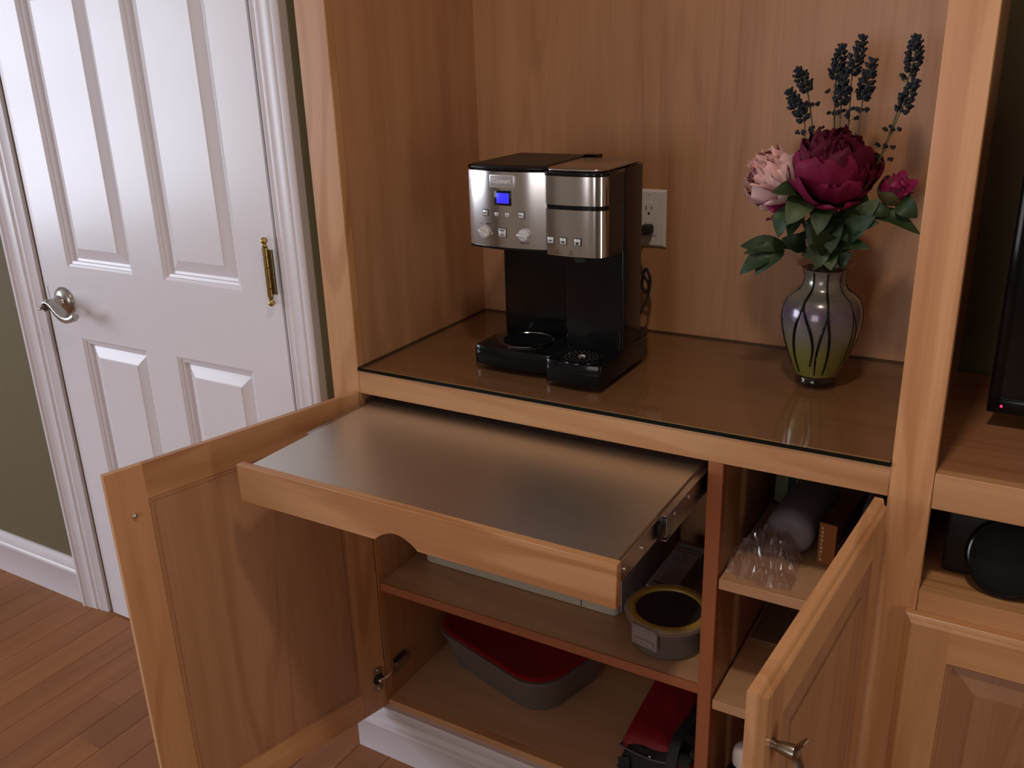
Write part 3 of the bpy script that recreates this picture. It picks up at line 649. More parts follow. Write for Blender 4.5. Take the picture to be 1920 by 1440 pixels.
for kx in (0.2345, 0.3145):
    t = (kx-0.1990)/0.1585
    kn = M().lathe([(0.0105, 0), (0.0105, -0.004), (0.0095, -0.0058), (0.0001, -0.0060)], (kx, fy(kx), 0.2560), 24, 'Y'); kno = obj('dial_knob', kn, BTN, cm, smooth=True)
    gb = M().box(-0.0105, 0.0105, -0.011, -0.005, -0.0022, 0.0022); ang = 0.5 if kx < 0.3 else 0.05
    gb.v = [Matrix.Rotation(ang, 4, 'Y') @ v + Vector((kx, fy(kx), 0.2560)) for v in gb.v]; obj('dial_grip', gb, BTN, cm, bevel=0.0015)
dt = M()
for (x, z) in ((0.2265, 0.2700), (0.2470, 0.2555), (0.3145, 0.2710), (0.3010, 0.2560)): dt.box(x-0.0007, x+0.0007, fy(x)-0.0006, fy(x)+0.0005, z-0.0007, z+0.0007)
obj('dial_mark', dt, DARKP, cm)
ftext('ON/OFF', 0.0030, 0.2425, 0.2705, DARKP, 'panel_print', 0.0004); ftext('CARAFE TEMP', 0.0028, 0.3145, 0.2415, DARKP, 'panel_print', 0.0004)
# cup buttons on the right head
def ry(x): t = (x-0.3585)/0.0895; return 0.0870-0.004*(1-(2*t-1)**2)
for i, (x, hgt) in enumerate(((0.3740, 0.0022), (0.3985, 0.0034), (0.4245, 0.0044))):
    z = 0.2545
    obj('button_frame', bx(x-0.0066, x+0.0066, ry(x)-0.0010, ry(x)+0.001, z-0.0066, z+0.0066), DARKP, cm, bevel=0.0008, segs=1)
    obj('button', bx(x-0.0052, x+0.0052, ry(x)-0.0026, ry(x)-0.0009, z-0.0052, z+0.0052), BTN, cm, bevel=0.0010)
    cpm = M().prism([(x-0.0032, z+0.0002), (x+0.0026, z+0.0002), (x+0.0040, z-0.0004), (x+0.0026, z-0.0010), (x+0.0016, z-hgt+0.0002), (x-0.0022, z-hgt+0.0002)], ry(x)-0.0029, ry(x)-0.0026, 'xz')
    obj('cup_symbol', cpm, DARKP, cm)
for x, s_ in ((0.3870, 'ADD WATER'), (0.4120, 'DESCALE')):
    obj('drop_symbol', M().prism([(x, 0.2398), (x+0.0016, 0.2368), (x+0.0009, 0.2350), (x-0.0009, 0.2350), (x-0.0016, 0.2368)], ry(x)-0.0004, ry(x)+0.0004, 'xz'), DARKP, cm)
    text(s_, 0.0024, DARKP, 'panel_print', cm, (x, ry(x)-0.0003, 0.2325), (PI/2, 0, 0))
# plug and cord
def smooth_path(pts, n=6):
    pts = [Vector(p) for p in pts]; out = []
    for i in range(len(pts)-1):
        p0, p1, p2, p3 = pts[max(i-1, 0)], pts[i], pts[i+1], pts[min(i+2, len(pts)-1)]
        for k in range(n):
            t = k/n; out.append(0.5*((2*p1)+(p2-p0)*t+(2*p0-5*p1+4*p2-p3)*t*t+(3*p1-p0-3*p2+p3)*t**3))
    return out+[pts[-1]]
obj('plug', M().prism(rrect(0.3895, 0.4115, 0.2030, 0.2215, 0.005), 0.4270, 0.4490, 'xz'), RUBBER, cm, bevel=0.002)['label'] = 'black power plug'
obj('power_cord', M().tube(smooth_path([(0.400, 0.430, 0.2110), (0.392, 0.420, 0.1960), (0.396, 0.412, 0.165), (0.405, 0.405, 0.135), (0.4205, 0.405, 0.110), (0.416, 0.408, 0.092), (0.404, 0.41, 0.105), (0.412, 0.408, 0.140), (0.424, 0.404, 0.118), (0.420, 0.395, 0.080), (0.410, 0.37, 0.045), (0.405, 0.33, 0.022), (0.40, 0.288, 0.022)]), 0.0030, 8), RUBBER, cm, smooth=True)

# ================================================================== VASE
vm, nt, b = new_mat('iridescent_art_glass'); N, L = nt.nodes, nt.links
tc = N.new('ShaderNodeTexCoord'); sep = N.new('ShaderNodeSeparateXYZ'); L.new(tc.outputs['Object'], sep.inputs[0])
nz = N.new('ShaderNodeTexNoise'); nz.inputs['Scale'].default_value = 45; nz.inputs['Detail'].default_value = 4; L.new(tc.outputs['Object'], nz.inputs['Vector'])
ma = N.new('ShaderNodeMath'); ma.operation = 'MULTIPLY_ADD'; ma.inputs[1].default_value = 0.02; L.new(nz.outputs[0], ma.inputs[0]); L.new(sep.outputs['Z'], ma.inputs[2])
mr = N.new('ShaderNodeMapRange'); mr.inputs[1].default_value = 0.02; mr.inputs[2].default_value = 0.21; L.new(ma.outputs[0], mr.inputs[0])
rp = N.new('ShaderNodeValToRGB'); L.new(mr.outputs[0], rp.inputs[0])
rp.color_ramp.elements[0].position = 0.0; rp.color_ramp.elements[0].color = (0.23, 0.22, 0.035, 1)
rp.color_ramp.elements[1].position = 1.0; rp.color_ramp.elements[1].color = (0.22, 0.20, 0.17, 1)
for ps, cl in ((0.28, (0.22, 0.21, 0.06, 1)), (0.48, (0.20, 0.19, 0.17, 1)), (0.66, (0.13, 0.09, 0.14, 1)), (0.78, (0.15, 0.145, 0.11, 1))):
    e_ = rp.color_ramp.elements.new(ps); e_.color = cl
L.new(rp.outputs[0], b.inputs['Base Color'])
b.inputs['Metallic'].default_value = 0.35; b.inputs['Roughness'].default_value = 0.22; b.inputs['Coat Weight'].default_value = 0.6; b.inputs['Coat Roughness'].default_value = 0.06
b.inputs['Thin Film Thickness'].default_value = 330; b.inputs['Thin Film IOR'].default_value = 1.5
VC = (0.7815, 0.285)
vase = thing('flower_vase', 'iridescent green and silver glass vase with dark threads holding the flowers', 'vase', (VC[0], VC[1], 0.0))
vp = [(0.0355, 0.0185), (0.0430, 0.035), (0.0515, 0.055), (0.0590, 0.078), (0.0642, 0.100), (0.0660, 0.120), (0.0640, 0.138), (0.0580, 0.151), (0.0480, 0.1595), (0.0390, 0.1655), (0.0345, 0.173), (0.0325, 0.183), (0.0330, 0.193), (0.0370, 0.2005)]
body = vp+[(0.0355, 0.2005), (0.0308, 0.193), (0.0302, 0.183), (0.032, 0.172), (0.045, 0.158), (0.061, 0.135), (0.062, 0.115), (0.050, 0.06), (0.034, 0.024), (0.0001, 0.022)]
obj('vase_body', M().lathe(body, (*VC, 0), 64), vm, vase, smooth=True)
CLR = sheet_glass('smoky_clear_glass', (0.72, 0.68, 0.66), 0.03, 1.5)
obj('vase_foot', M().lathe([(0.0001, 0.0006), (0.030, 0.0006), (0.0345, 0.003), (0.0355, 0.009), (0.0325, 0.015), (0.0350, 0.0185)], (*VC, 0), 48), CLR, vase, smooth=True)['label'] = 'clear glass foot'
obj('vase_lip', M().lathe([(0.0370, 0.2005), (0.0420, 0.2050), (0.0475, 0.2085), (0.0480, 0.2095), (0.0470, 0.2098), (0.0405, 0.2065), (0.0355, 0.2012)], (*VC, 0), 48, ring=True), CLR, vase, smooth=True)['label'] = 'clear flared lip'
def vr(z):
    for i in range(len(vp)-1):
        if vp[i][1] <= z <= vp[i+1][1]:
            t = (z-vp[i][1])/(vp[i+1][1]-vp[i][1]); return vp[i][0]+(vp[i+1][0]-vp[i][0])*t
    return vp[-1][0]
threads = []
for k in range(9):
    a0 = -PI/2+0.32+2*PI*k/9+random.uniform(-0.08, 0.08); a1 = a0+random.uniform(-0.35, 0.1); a2 = a0+random.uniform(0.1, 0.4)
    split = random.uniform(0.125, 0.165)
    for j, ae in enumerate((a1, a2)):
        pts_ = []; zz = 0.199
        end = 0.020+random.uniform(0, 0.006) if j == 0 else random.uniform(0.02, 0.05)
        nn_ = 22
        for i in range(nn_+1):
            z = zz+(end-zz)*i/nn_; t = max(0, (split-z)/(split-end)); a = a0+(ae-a0)*math.sin(min(1, t*1.05)*PI/2 if j == 0 else min(1, t)*PI*0.75)
            r_ = vr(z)+0.0001; pts_.append((VC[0]+r_*math.cos(a), VC[1]+r_*math.sin(a), z))
        tk = 0.0021 if k in (0, 8) else 0.0008
        obj('glass_thread', M().tube(pts_, [tk*(0.6+0.6*math.sin(PI*i/nn_)) for i in range(nn_+1)], 6), BLACK, vase, smooth=True)

# ================================================================== FLOWERS
STEM = plain('flower_stem', (0.10, 0.045, 0.03), 0.5); GSTEM = plain('green_stem', (0.12, 0.12, 0.045), 0.6)
LEAFM = plain('leaf_green', (0.020, 0.046, 0.013), 0.5, noise_amt=0.25, nscale=25, bump=0.2)
LEAF2 = plain('leaf_pale_green', (0.055, 0.085, 0.028), 0.5, noise_amt=0.3, nscale=25, bump=0.2)
BURG = plain('burgundy_petal', (0.092, 0.003, 0.022), 0.65, noise_amt=0.35, nscale=40, spec=0.3)
BURG2 = plain('magenta_petal', (0.17, 0.006, 0.042), 0.6, noise_amt=0.3, nscale=40, spec=0.3)
PINK = plain('blush_petal', (0.74, 0.42, 0.40), 0.65, noise_amt=0.12, nscale=35, spec=0.3)
PINK2 = plain('pale_pink_petal', (0.82, 0.56, 0.57), 0.65, noise_amt=0.1, nscale=35, spec=0.3)
BUDM = plain('bud_petal', (0.24, 0.008, 0.08), 0.5, noise_amt=0.25, nscale=60, spec=0.4)
NAVY = plain('lavender_floret', (0.015, 0.020, 0.030), 0.7, noise_amt=0.5, nscale=200)
def petal_mesh(Lg, Wd, bend, cup, ruf, seed, nu=8, nv=9, mt=BURG):
    m_ = M(); vs = []; fs = []; rnd = random.Random(seed); ph = [rnd.uniform(0, 6) for _ in range(4)]
    for j in range(nv+1):
        v = j/nv; v = 1-(1-v)**1.35; wv = Wd*(0.28+0.72*math.sin(PI/2*min(1, v/0.62)))*(1 if v < 0.62 else math.sqrt(max(0, 1-((v-0.62)/0.405)**2)))
        for i in range(nu+1):
            u = -1+2*i/nu
            ang = bend*v; y = Lg*(math.sin(ang)/bend if abs(bend) > 1e-3 else v); z = Lg*((1-math.cos(ang))/bend if abs(bend) > 1e-3 else 0)
            z += cup*u*u*wv*(0.4+0.6*v); rf = ruf*v*v*(math.sin(3.1*u+ph[0])*0.6+math.sin(6.3*u+ph[1]))*0.004
            y2 = y-0.10*Lg*u*u*v*v+ruf*0.0025*v*v*math.sin(7*u+ph[2])
            vs.append((u*wv*0.5*(1-0.12*cup*abs(u)), y2, z+rf))
    for j in range(nv):
        for i in range(nu): a = j*(nu+1)+i; fs.append((a, a+1, a+nu+2, a+nu+1))
    m_.add(vs, fs); return m_
def orient(base, ax, theta, phi, roll=0.0):
    """petal frame: local y along direction at angle theta from ax, local z towards the axis"""
    ax = Vector(ax).normalized(); e1 = ax.orthogonal().normalized(); e2 = ax.cross(e1)
    rad = e1*math.cos(phi)+e2*math.sin(phi)
    d = (ax*math.cos(theta)+rad*math.sin(theta)).normalized(); inn = (ax*math.sin(theta)-rad*math.cos(theta)).normalized(); xx = d.cross(inn)
    Rm_ = Matrix((xx, d, inn)).transposed().to_4x4() @ Matrix.Rotation(roll, 4, 'Y'); Rm_.translation = Vector(base); return Rm_
def flower(root, center, ax, layers, mats, name='petal', seed=1):
    rnd = random.Random(seed); protos = {}
    k_ = 0
    for li, (cnt, th, Lg, Wd, bend, cup, ruf, lift, mi) in enumerate(layers):
        ps = []
        for q in range(min(3, cnt)):
            po = obj(name, petal_mesh(Lg, Wd, bend, cup, ruf, li*7+q), mats[mi], root, local=True, smooth=True, recalc=False); po.data.set_sharp_from_angle(angle=3.1); ps.append(po)
        for c_ in range(cnt):
            o_ = ps[c_] if c_ < len(ps) else ps[c_ % len(ps)].copy()
            if c_ >= len(ps): C.objects.link(o_)
            phi = 2*PI*(c_+0.5*(li % 2))/cnt+rnd.uniform(-0.2, 0.2)+li*0.7; t_ = th+rnd.uniform(-0.09, 0.09)
            bpos = Vector(center)+Vector(ax).normalized()*lift-ORG[root.name]
            o_.matrix_local = orient(bpos, ax, t_, phi, rnd.uniform(-0.2, 0.2)) @ Matrix.Scale(rnd.uniform(0.9, 1.1), 4)
def leaf_mb(base, tip, wd, droop=0.01, side=None, fold=0.25, n=8, twist=0.0):
    base, tip = Vector(base), Vector(tip); d = tip-base; Ln = d.length; t = d.normalized()
    nrm = Vector(side) if side else Vector((0.1, -0.55, 0.8)); nrm = (nrm-t*nrm.dot(t)).normalized(); s_ = t.cross(nrm)
    m_ = M(); vs = []; fs = []; wd = wd*1.05
    for j in range(n+1):
        v = j/n; wv = wd*0.5*math.sin(PI*v**0.85)**0.8 if 0 < j < n else 0.0004
        c_ = base+d*v+nrm*droop*math.sin(PI*v)
        ca = math.cos(twist*v); sa = math.sin(twist*v); ss = s_*ca+nrm*sa; nn2 = nrm*ca-s_*sa
        for u in (-1, -0.5, 0, 0.5, 1):
            vs.append(c_+ss*wv*u+nn2*(abs(u)*wv*fold+0.0015*math.sin(9*v+3*u)*abs(u)))
    for j in range(n):
        for i in range(4): a = j*5+i; fs.append((a, a+1, a+6, a+5))
    m_.add(vs, fs); return m_
def leaf(root, base, tip, wd, mt=LEAFM, **kw):
    return obj('leaf', leaf_mb(base, tip, wd, **kw), mt, root, smooth=True, recalc=False)
MOUTH = Vector((0.7815, 0.285, 0.195))
# big burgundy peony
pb = thing('burgundy_peony', 'large dark burgundy peony at the centre of the vase bouquet', 'flower', (0.785, 0.28, 0.195))
obj('stem', M().tube(smooth_path([(0.786, 0.282, 0.03), (0.7895, 0.276, 0.20), (0.795, 0.262, 0.26), (0.794, 0.256, 0.325)], 4), 0.0034, 8), STEM, pb, smooth=True)
fcen = Vector((0.790, 0.262, 0.315)); fax = Vector((0.0, -0.38, 1.0)).normalized()
flower(pb, fcen, fax, [
    (6, 2.00, 0.062, 0.072, 1.35, 0.20, 0.8, 0.008, 1), (7, 1.66, 0.088, 0.088, 1.55, 0.30, 0.9, 0.002, 1), (7, 1.40, 0.104, 0.088, 1.65, 0.35, 1.1, 0.002, 1), (8, 1.15, 0.110, 0.078, 1.55, 0.35, 1.3, 0.002, 0),
    (9, 0.92, 0.112, 0.066, 1.25, 0.40, 1.7, 0.004, 0), (10, 0.68, 0.108, 0.056, 0.95, 0.45, 2.2, 0.006, 0), (10, 0.46, 0.104, 0.048, 0.8, 0.5, 2.6, 0.008, 0),
    (9, 0.26, 0.100, 0.042, 0.7, 0.6, 2.8, 0.010, 0), (6, 0.08, 0.098, 0.036, 0.6, 0.6, 2.8, 0.010, 0)], [BURG, BURG2], seed=3)
leaf(pb, (0.779, 0.245, 0.315), (0.7844, 0.19, 0.272), 0.034); leaf(pb, (0.756, 0.235, 0.325), (0.738, 0.185, 0.286), 0.042, LEAF2, side=(0.2, -0.9, 0.5)); leaf(pb, (0.800, 0.26, 0.325), (0.842, 0.24, 0.288), 0.045)
leaf(pb, (0.796, 0.27, 0.235), (0.771, 0.20, 0.2786), 0.036, LEAFM, side=(0.1, -1, 0.2)); leaf(pb, (0.79, 0.265, 0.29), (0.800, 0.225, 0.238), 0.038, side=(0, -1, 0.3)); leaf(pb, (0.79, 0.26, 0.30), (0.762, 0.232, 0.246), 0.040, side=(0, -1, 0.3))
leaf(pb, (0.80, 0.27, 0.30), (0.828, 0.25, 0.250), 0.045, side=(0, -1, 0.2)); leaf(pb, (0.793, 0.265, 0.225), (0.800, 0.238, 0.208), 0.028, LEAF2, side=(0, -1, 0.3)); leaf(pb, (0.785, 0.262, 0.25), (0.775, 0.242, 0.206), 0.030, LEAF2, side=(0, -1, 0.2))
# pink peony, left
pp = thing('pink_peony', 'blush pink peony with a dark pink underside petal, left of the burgundy one', 'flower', (0.776, 0.285, 0.195))
obj('stem', M().tube(smooth_path([(0.775, 0.287, 0.03), (0.772, 0.280, 0.20), (0.752, 0.268, 0.26), (0.722, 0.262, 0.318)], 4), 0.0032, 8), STEM, pp, smooth=True)
flower(pp, (0.722, 0.268, 0.322), Vector((-0.62, -0.42, 0.62)), [
    (6, 1.70, 0.062, 0.064, 1.2, 0.25, 1.0, 0.000, 1), (8, 1.35, 0.076, 0.062, 1.45, 0.35, 1.2, 0.000, 1), (9, 1.02, 0.080, 0.052, 1.2, 0.4, 1.8, 0.000, 0),
    (10, 0.72, 0.080, 0.042, 0.9, 0.5, 2.2, 0.002, 0), (9, 0.45, 0.078, 0.034, 0.7, 0.5, 2.6, 0.004, 0), (7, 0.18, 0.074, 0.030, 0.6, 0.5, 2.6, 0.004, 0)], [PINK, PINK2], seed=5)
pl_ = obj('outer_petal', petal_mesh(0.052, 0.046, 0.6, 0.5, 0.5, 91), BUDM, pp, local=True, smooth=True, recalc=False); pl_['label'] = 'dark pink underside petal'
pl_.matrix_local = orient(Vector((0.7200, 0.262, 0.312))-ORG[pp.name], (-0.30, -0.5, -0.2), 0.55, 2.2)
leaf(pp, (0.7511, 0.235, 0.322), (0.7105, 0.185, 0.334), 0.034, LEAFM, side=(-0.2, -0.8, 0.6)); leaf(pp, (0.7335, 0.225, 0.312), (0.7223, 0.20, 0.262), 0.030, LEAFM, side=(-0.3, -1, 0.1)); leaf(pp, (0.742, 0.255, 0.295), (0.735, 0.21, 0.262), 0.026, side=(0, -1, 0.1))
# five-fingered leaf spray hanging to the left
for (bs, tp, wd) in (((0.725, 0.250, 0.2390), (0.6518, 0.232, 0.2369), 0.028), ((0.716, 0.248, 0.2360), (0.6556, 0.222, 0.1914), 0.030), ((0.722, 0.246, 0.234), (0.6816, 0.222, 0.1938), 0.030), ((0.712, 0.247, 0.2375), (0.660, 0.226, 0.226), 0.018), ((0.752, 0.262, 0.235), (0.716, 0.244, 0.252), 0.030)):
    leaf(pp, bs, tp, wd, LEAFM, side=(-0.1, -0.9, 0.5))
leaf(pp, (0.760, 0.276, 0.222), (0.712, 0.246, 0.237), 0.022); obj('leaf_stalk', M().tube(smooth_path([(0.771, 0.280, 0.207), (0.750, 0.268, 0.226), (0.718, 0.248, 0.237)], 4), 0.0013, 6), GSTEM, pp, smooth=True)
leaf(pp, (0.772, 0.27, 0.235), (0.742, 0.235, 0.262), 0.028)
# bud, right
bd = thing('peony_bud', 'half-open magenta peony bud on a leafy stem at the right of the bouquet', 'flower', (0.788, 0.283, 0.195))
obj('stem', M().tube(smooth_path([(0.789, 0.286, 0.03), (0.795, 0.280, 0.205), (0.818, 0.268, 0.256), (0.845, 0.260, 0.296), (0.874, 0.257, 0.318)], 4), 0.0024, 8), STEM, bd, smooth=True)
bc = Vector((0.879, 0.256, 0.336))
bax = Vector((0.35, -0.35, 0.75)).normalized()
q_ = Vector((0, 0, 1)).rotation_difference(bax).to_matrix().to_4x4(); q_.translation = bc
bm_ = M().lathe([(0.0001, -0.020), (0.010, -0.0185), (0.0185, -0.010), (0.0215, 0.000), (0.0185, 0.011), (0.0105, 0.0185), (0.004, 0.0205), (0.0001, 0.0200)], (0, 0, 0), 20)
for i, v in enumerate(bm_.v): bm_.v[i] = v*(1+0.06*math.sin(3*math.atan2(v.y, v.x)+v.z*90))
obj('bud_core', bm_.xf(q_), BUDM, bd, smooth=True)
flower(bd, bc-bax*0.021, bax, [(5, 0.52, 0.044, 0.036, 1.55, 0.6, 0.4, 0.0, 0)], [BUDM], seed=4)
flower(bd, bc-bax*0.0235, bax, [(5, 0.95, 0.042, 0.038, 1.75, 0.6, 0.3, -0.003, 0)], [plain('calyx_green', (0.075, 0.070, 0.028), 0.55, noise_amt=0.4, nscale=90)], name='sepal', seed=8)
cx_ = M().lathe([(0.0001, -0.0235), (0.012, -0.0215), (0.0215, -0.0125), (0.0248, -0.001), (0.0238, 0.004), (0.0225, -0.001), (0.019, -0.010), (0.0001, -0.020)], (0, 0, 0), 20)
for i, v in enumerate(cx_.v): cx_.v[i] = Vector((v.x, v.y, v.z+(0.007*math.sin(3*math.atan2(v.y, v.x)) if v.z > -0.005 else 0)))
obj('calyx', cx_.xf(q_), plain('calyx_green_cup', (0.085, 0.075, 0.030), 0.55, noise_amt=0.45, nscale=110), bd, smooth=True)['label'] = 'green-brown calyx around the bud'
leaf(bd, (0.8388, 0.255, 0.300), (0.9242, 0.243, 0.274), 0.028, LEAFM, side=(0, -0.6, 0.8), droop=0.012); leaf(bd, (0.8870, 0.255, 0.322), (0.917, 0.243, 0.298), 0.030, side=(0.1, -1, 0.2)); leaf(bd, (0.8249, 0.255, 0.278), (0.8619, 0.242, 0.3251), 0.028, LEAF2, side=(0, -1, 0.3))
leaf(bd, (0.8331, 0.248, 0.300), (0.885, 0.25, 0.300), 0.026, side=(0, -0.8, 0.6)); leaf(bd, (0.8111, 0.262, 0.2555), (0.860, 0.225, 0.300), 0.036, side=(0.1, -0.9, 0.4)); leaf(bd, (0.806, 0.262, 0.237), (0.8572, 0.225, 0.2500), 0.024, side=(0, -0.7, 0.7)); leaf(bd, (0.82, 0.258, 0.27), (0.866, 0.23, 0.290), 0.030, LEAFM, side=(0, -0.9, 0.5))
leaf(bd, (0.803, 0.272, 0.213), (0.828, 0.25, 0.236), 0.024, side=(0, -1, 0.2))
rl_ = random.Random(21)
for k in range(14):   # small crowded leaves above the vase mouth
    a = rl_.uniform(-2.9, 0.2); b0 = Vector((0.787+rl_.uniform(-0.012, 0.014), 0.268+rl_.uniform(-0.008, 0.008), rl_.uniform(0.215, 0.275)))
    ln_ = rl_.uniform(0.028, 0.046); leaf(pb, b0, b0+Vector((math.cos(a)*ln_, math.sin(a)*ln_*0.5, rl_.uniform(-0.014, 0.026))), rl_.uniform(0.016, 0.026), LEAFM if k % 4 else LEAF2, side=(rl_.uniform(-0.4, 0.4), -0.9, rl_.uniform(0.1, 0.7)))
# lavender
def spray(base, mid, s0, tip, sub=(), lab='', seed=0):
    rnd = random.Random(seed)
    root = thing('lavender_stem', lab, 'flower', (0.7815, 0.285, 0.195), group='dried lavender stems in the vase')
    path = smooth_path([(0.783+rnd.uniform(-0.006, 0.006), 0.290+rnd.uniform(-0.004, 0.004), 0.05), base, mid, s0, tip], 6)
    obj('stem', M().tube(path, [0.0019-0.0008*i/(len(path)-1) for i in range(len(path))], 6), GSTEM, root, smooth=True)
    s0, tip = Vector(s0), Vector(tip); d = tip-s0; Ln = d.length
    sp_ = M(); t = d.normalized(); e1 = t.orthogonal().normalized(); e2 = t.cross(e1)
    nlay = max(4, int(Ln/0.0075))
    for i in range(nlay+1):
        v = i/nlay; rad = 0.0092*math.sin(PI*(0.18+0.72*v))**0.6*(1.08-0.45*v)
        cnt = 6 if v < 0.85 else 5
        for k in range(cnt):
            a = 2*PI*(k+0.5*i)/cnt+rnd.uniform(-.3, .3); c_ = s0+d*v+(e1*math.cos(a)+e2*math.sin(a))*rad*rnd.uniform(0.8, 1.25)+t*rnd.uniform(-0.002, 0.002)
            sp_.ball(c_, rnd.uniform(0.0034, 0.0046), 5, 4)
            sp_.ball(c_+(e1*math.cos(a)+e2*math.sin(a))*0.0036+t*0.0025, 0.0024, 5, 3)
    so = obj('flower_spike', sp_, NAVY, root); so['kind'] = 'stuff'
    for (c_, n_) in sub:
        m_ = M(); c_ = Vector(c_); g_ = M()
        for k in range(n_):
            a = 2*PI*k/n_+rnd.uniform(-.4, .4); off_ = Vector((math.cos(a)*0.011, math.sin(a)*0.008, rnd.uniform(0.004, 0.009)))
            g_.tube([c_, c_+off_*0.6+Vector((0, 0, 0.001)), c_+off_], 0.0006, 4)
            for j in range(4): m_.ball(c_+off_+Vector((rnd.uniform(-1, 1), rnd.uniform(-1, 1), rnd.uniform(-.4, 1)))*0.0030, 0.0028, 5, 3)
        fo_ = obj('floret_cluster', m_, NAVY, root); obj('floret_stalk', g_, GSTEM, root)
    return root
spray((0.777, 0.287, 0.20), (0.7345, 0.30, 0.36), (0.7239, 0.30, 0.4374), (0.6979, 0.30, 0.4786), [((0.7265, 0.30, 0.410), 4), ], 'leftmost short dark lavender spike left above the burgundy peony', 1)
spray((0.778, 0.290, 0.20), (0.7445, 0.31, 0.38), (0.7235, 0.31, 0.4812), (0.7073, 0.31, 0.5123), [((0.7315, 0.31, 0.453), 4), ((0.7390, 0.31, 0.416), 3)], 'second lavender spike from the left, leaning left above the pink peony', 2)
spray((0.780, 0.292, 0.20), (0.7685, 0.33, 0.38), (0.7625, 0.33, 0.4980), (0.7679, 0.33, 0.5440), [((0.7630, 0.33, 0.470), 4), ((0.7660, 0.33, 0.438), 3)], 'upright lavender spike directly left of the tallest middle one', 3)
spray((0.783, 0.293, 0.20), (0.7900, 0.32, 0.38), (0.7890, 0.32, 0.5060), (0.7999, 0.32, 0.5556), [((0.7895, 0.32, 0.474), 4), ((0.7900, 0.32, 0.432), 3)], 'tallest lavender spike in the middle group behind the burgundy peony', 4)
spray((0.782, 0.289, 0.20), (0.7815, 0.30, 0.38), (0.7800, 0.30, 0.4597), (0.7804, 0.30, 0.4995), [((0.7805, 0.30, 0.438), 3)], 'shortest lavender spike in the middle, just above the burgundy peony', 5)
spray((0.786, 0.290, 0.20), (0.8050, 0.31, 0.38), (0.8105, 0.31, 0.4690), (0.8191, 0.31, 0.5220), [((0.8070, 0.31, 0.445), 4)], 'right lavender spike of the middle group, leaning slightly right', 6)
spray((0.789, 0.289, 0.20), (0.8460, 0.285, 0.37), (0.8786, 0.29, 0.5090), (0.8807, 0.29, 0.5547), [((0.8710, 0.288, 0.492), 3)], 'tallest lavender spike on the far right by the cabinet post', 7)
spray((0.790, 0.286, 0.20), (0.8480, 0.272, 0.372), (0.8740, 0.27, 0.4539), (0.8888, 0.27, 0.4940), [((0.8640, 0.27, 0.418), 4), ((0.8560, 0.27, 0.392), 4), ((0.856, 0.268, 0.374), 2)], 'lower lavender spike on the right, above the magenta bud', 8)

# ================================================================== THINGS IN THE LEFT LOWER CABINET
SZ = -0.475+0.0005
# cream appliance / long tub on the middle shelf
ap = thing('appliance_box', 'cream white plastic appliance on the middle shelf under the pull-out tray', 'appliance', (0.26, 0.27, SZ))
bdm = M().prism(rrect(0.034, 0.486, 0.118, 0.430, 0.014, 6), SZ, -0.135)
obj('housing', bdm, PLASTC, ap, bevel=0.004)
obj('side_casing', bx(0.4865, 0.4900, 0.132, 0.425, SZ+0.004, -0.140), plain('grey_appliance_side', (0.40, 0.36, 0.40), 0.45), ap, bevel=0.001)['label'] = 'pale grey side casing with vents'
for k in range(9): obj('vent_slot', bx(0.4898, 0.4906, 0.360, 0.405, -0.40+0.016*k, -0.396+0.016*k), DARKP, ap)
obj('seam', bx(0.410, 0.4115, 0.1172, 0.1182, SZ+0.004, -0.15), DARKP, ap)
# round lidded tub
tubp = thing('round_food_tub', 'round clear tub with yellow gasket lid and side clips on the middle shelf', 'food container', (0.598, 0.098, SZ))
TC = (0.5975, 0.0985)
obj('tub_body', M().lathe([(0.0001, 0.0), (0.058, 0.0), (0.066, 0.006), (0.074, 0.055), (0.0765, 0.062), (0.0725, 0.062), (0.0700, 0.052), (0.062, 0.004), (0.0001, 0.003)], (*TC, SZ), 48), TUBP, tubp, smooth=True)
GASK = plain('yellow_gasket', (0.52, 0.35, 0.06), 0.4)
obj('lid_gasket', M().lathe([(0.0590, 0.0655), (0.0745, 0.0640), (0.0760, 0.0665), (0.0735, 0.0705), (0.0665, 0.0720), (0.0610, 0.0700)], (*TC, SZ), 48, ring=True), GASK, tubp, smooth=True)
obj('lid_rim', M().lathe([(0.0735, 0.0625), (0.0790, 0.0610), (0.0805, 0.0655), (0.0790, 0.0695), (0.0740, 0.0715), (0.0735, 0.0705)], (*TC, SZ), 48, ring=True), sheet_glass('clear_lid_rim', (0.85, 0.83, 0.80), 0.1, 1.5, 0.35, (0.45, 0.36, 0.30)), tubp, smooth=True)
obj('lid_window', M().lathe([(0.0001, 0.0670), (0.0600, 0.0670), (0.0620, 0.0700), (0.0615, 0.0655), (0.0001, 0.0650)], (*TC, SZ), 48), plain('smoky_lid_top', (0.055, 0.040, 0.048), 0.45, spec=0.3), tubp, smooth=True)['label'] = 'dark smoky lid window'
for aa in (-PI*0.56, -PI*0.56+PI):
    cmx = M().box(-0.026, 0.026, 0.0, 0.0045, 0.030, 0.064); cmx.box(-0.020, 0.020, 0.0045, 0.0065, 0.034, 0.046); cmx.box(-0.026, 0.026, -0.004, 0.0045, 0.064, 0.069)
    T_ = Matrix.Translation((*TC, SZ)) @ Matrix.Rotation(aa-PI/2, 4, 'Z') @ Matrix.Translation((0, 0.0765, 0)); cmx.v = [T_ @ v for v in cmx.v]
    obj('lid_clip', cmx, sheet_glass('milky_clip', (0.85, 0.8, 0.8), 0.2, 1.5, 0.6, (0.40, 0.34, 0.33)), tubp, bevel=0.001)
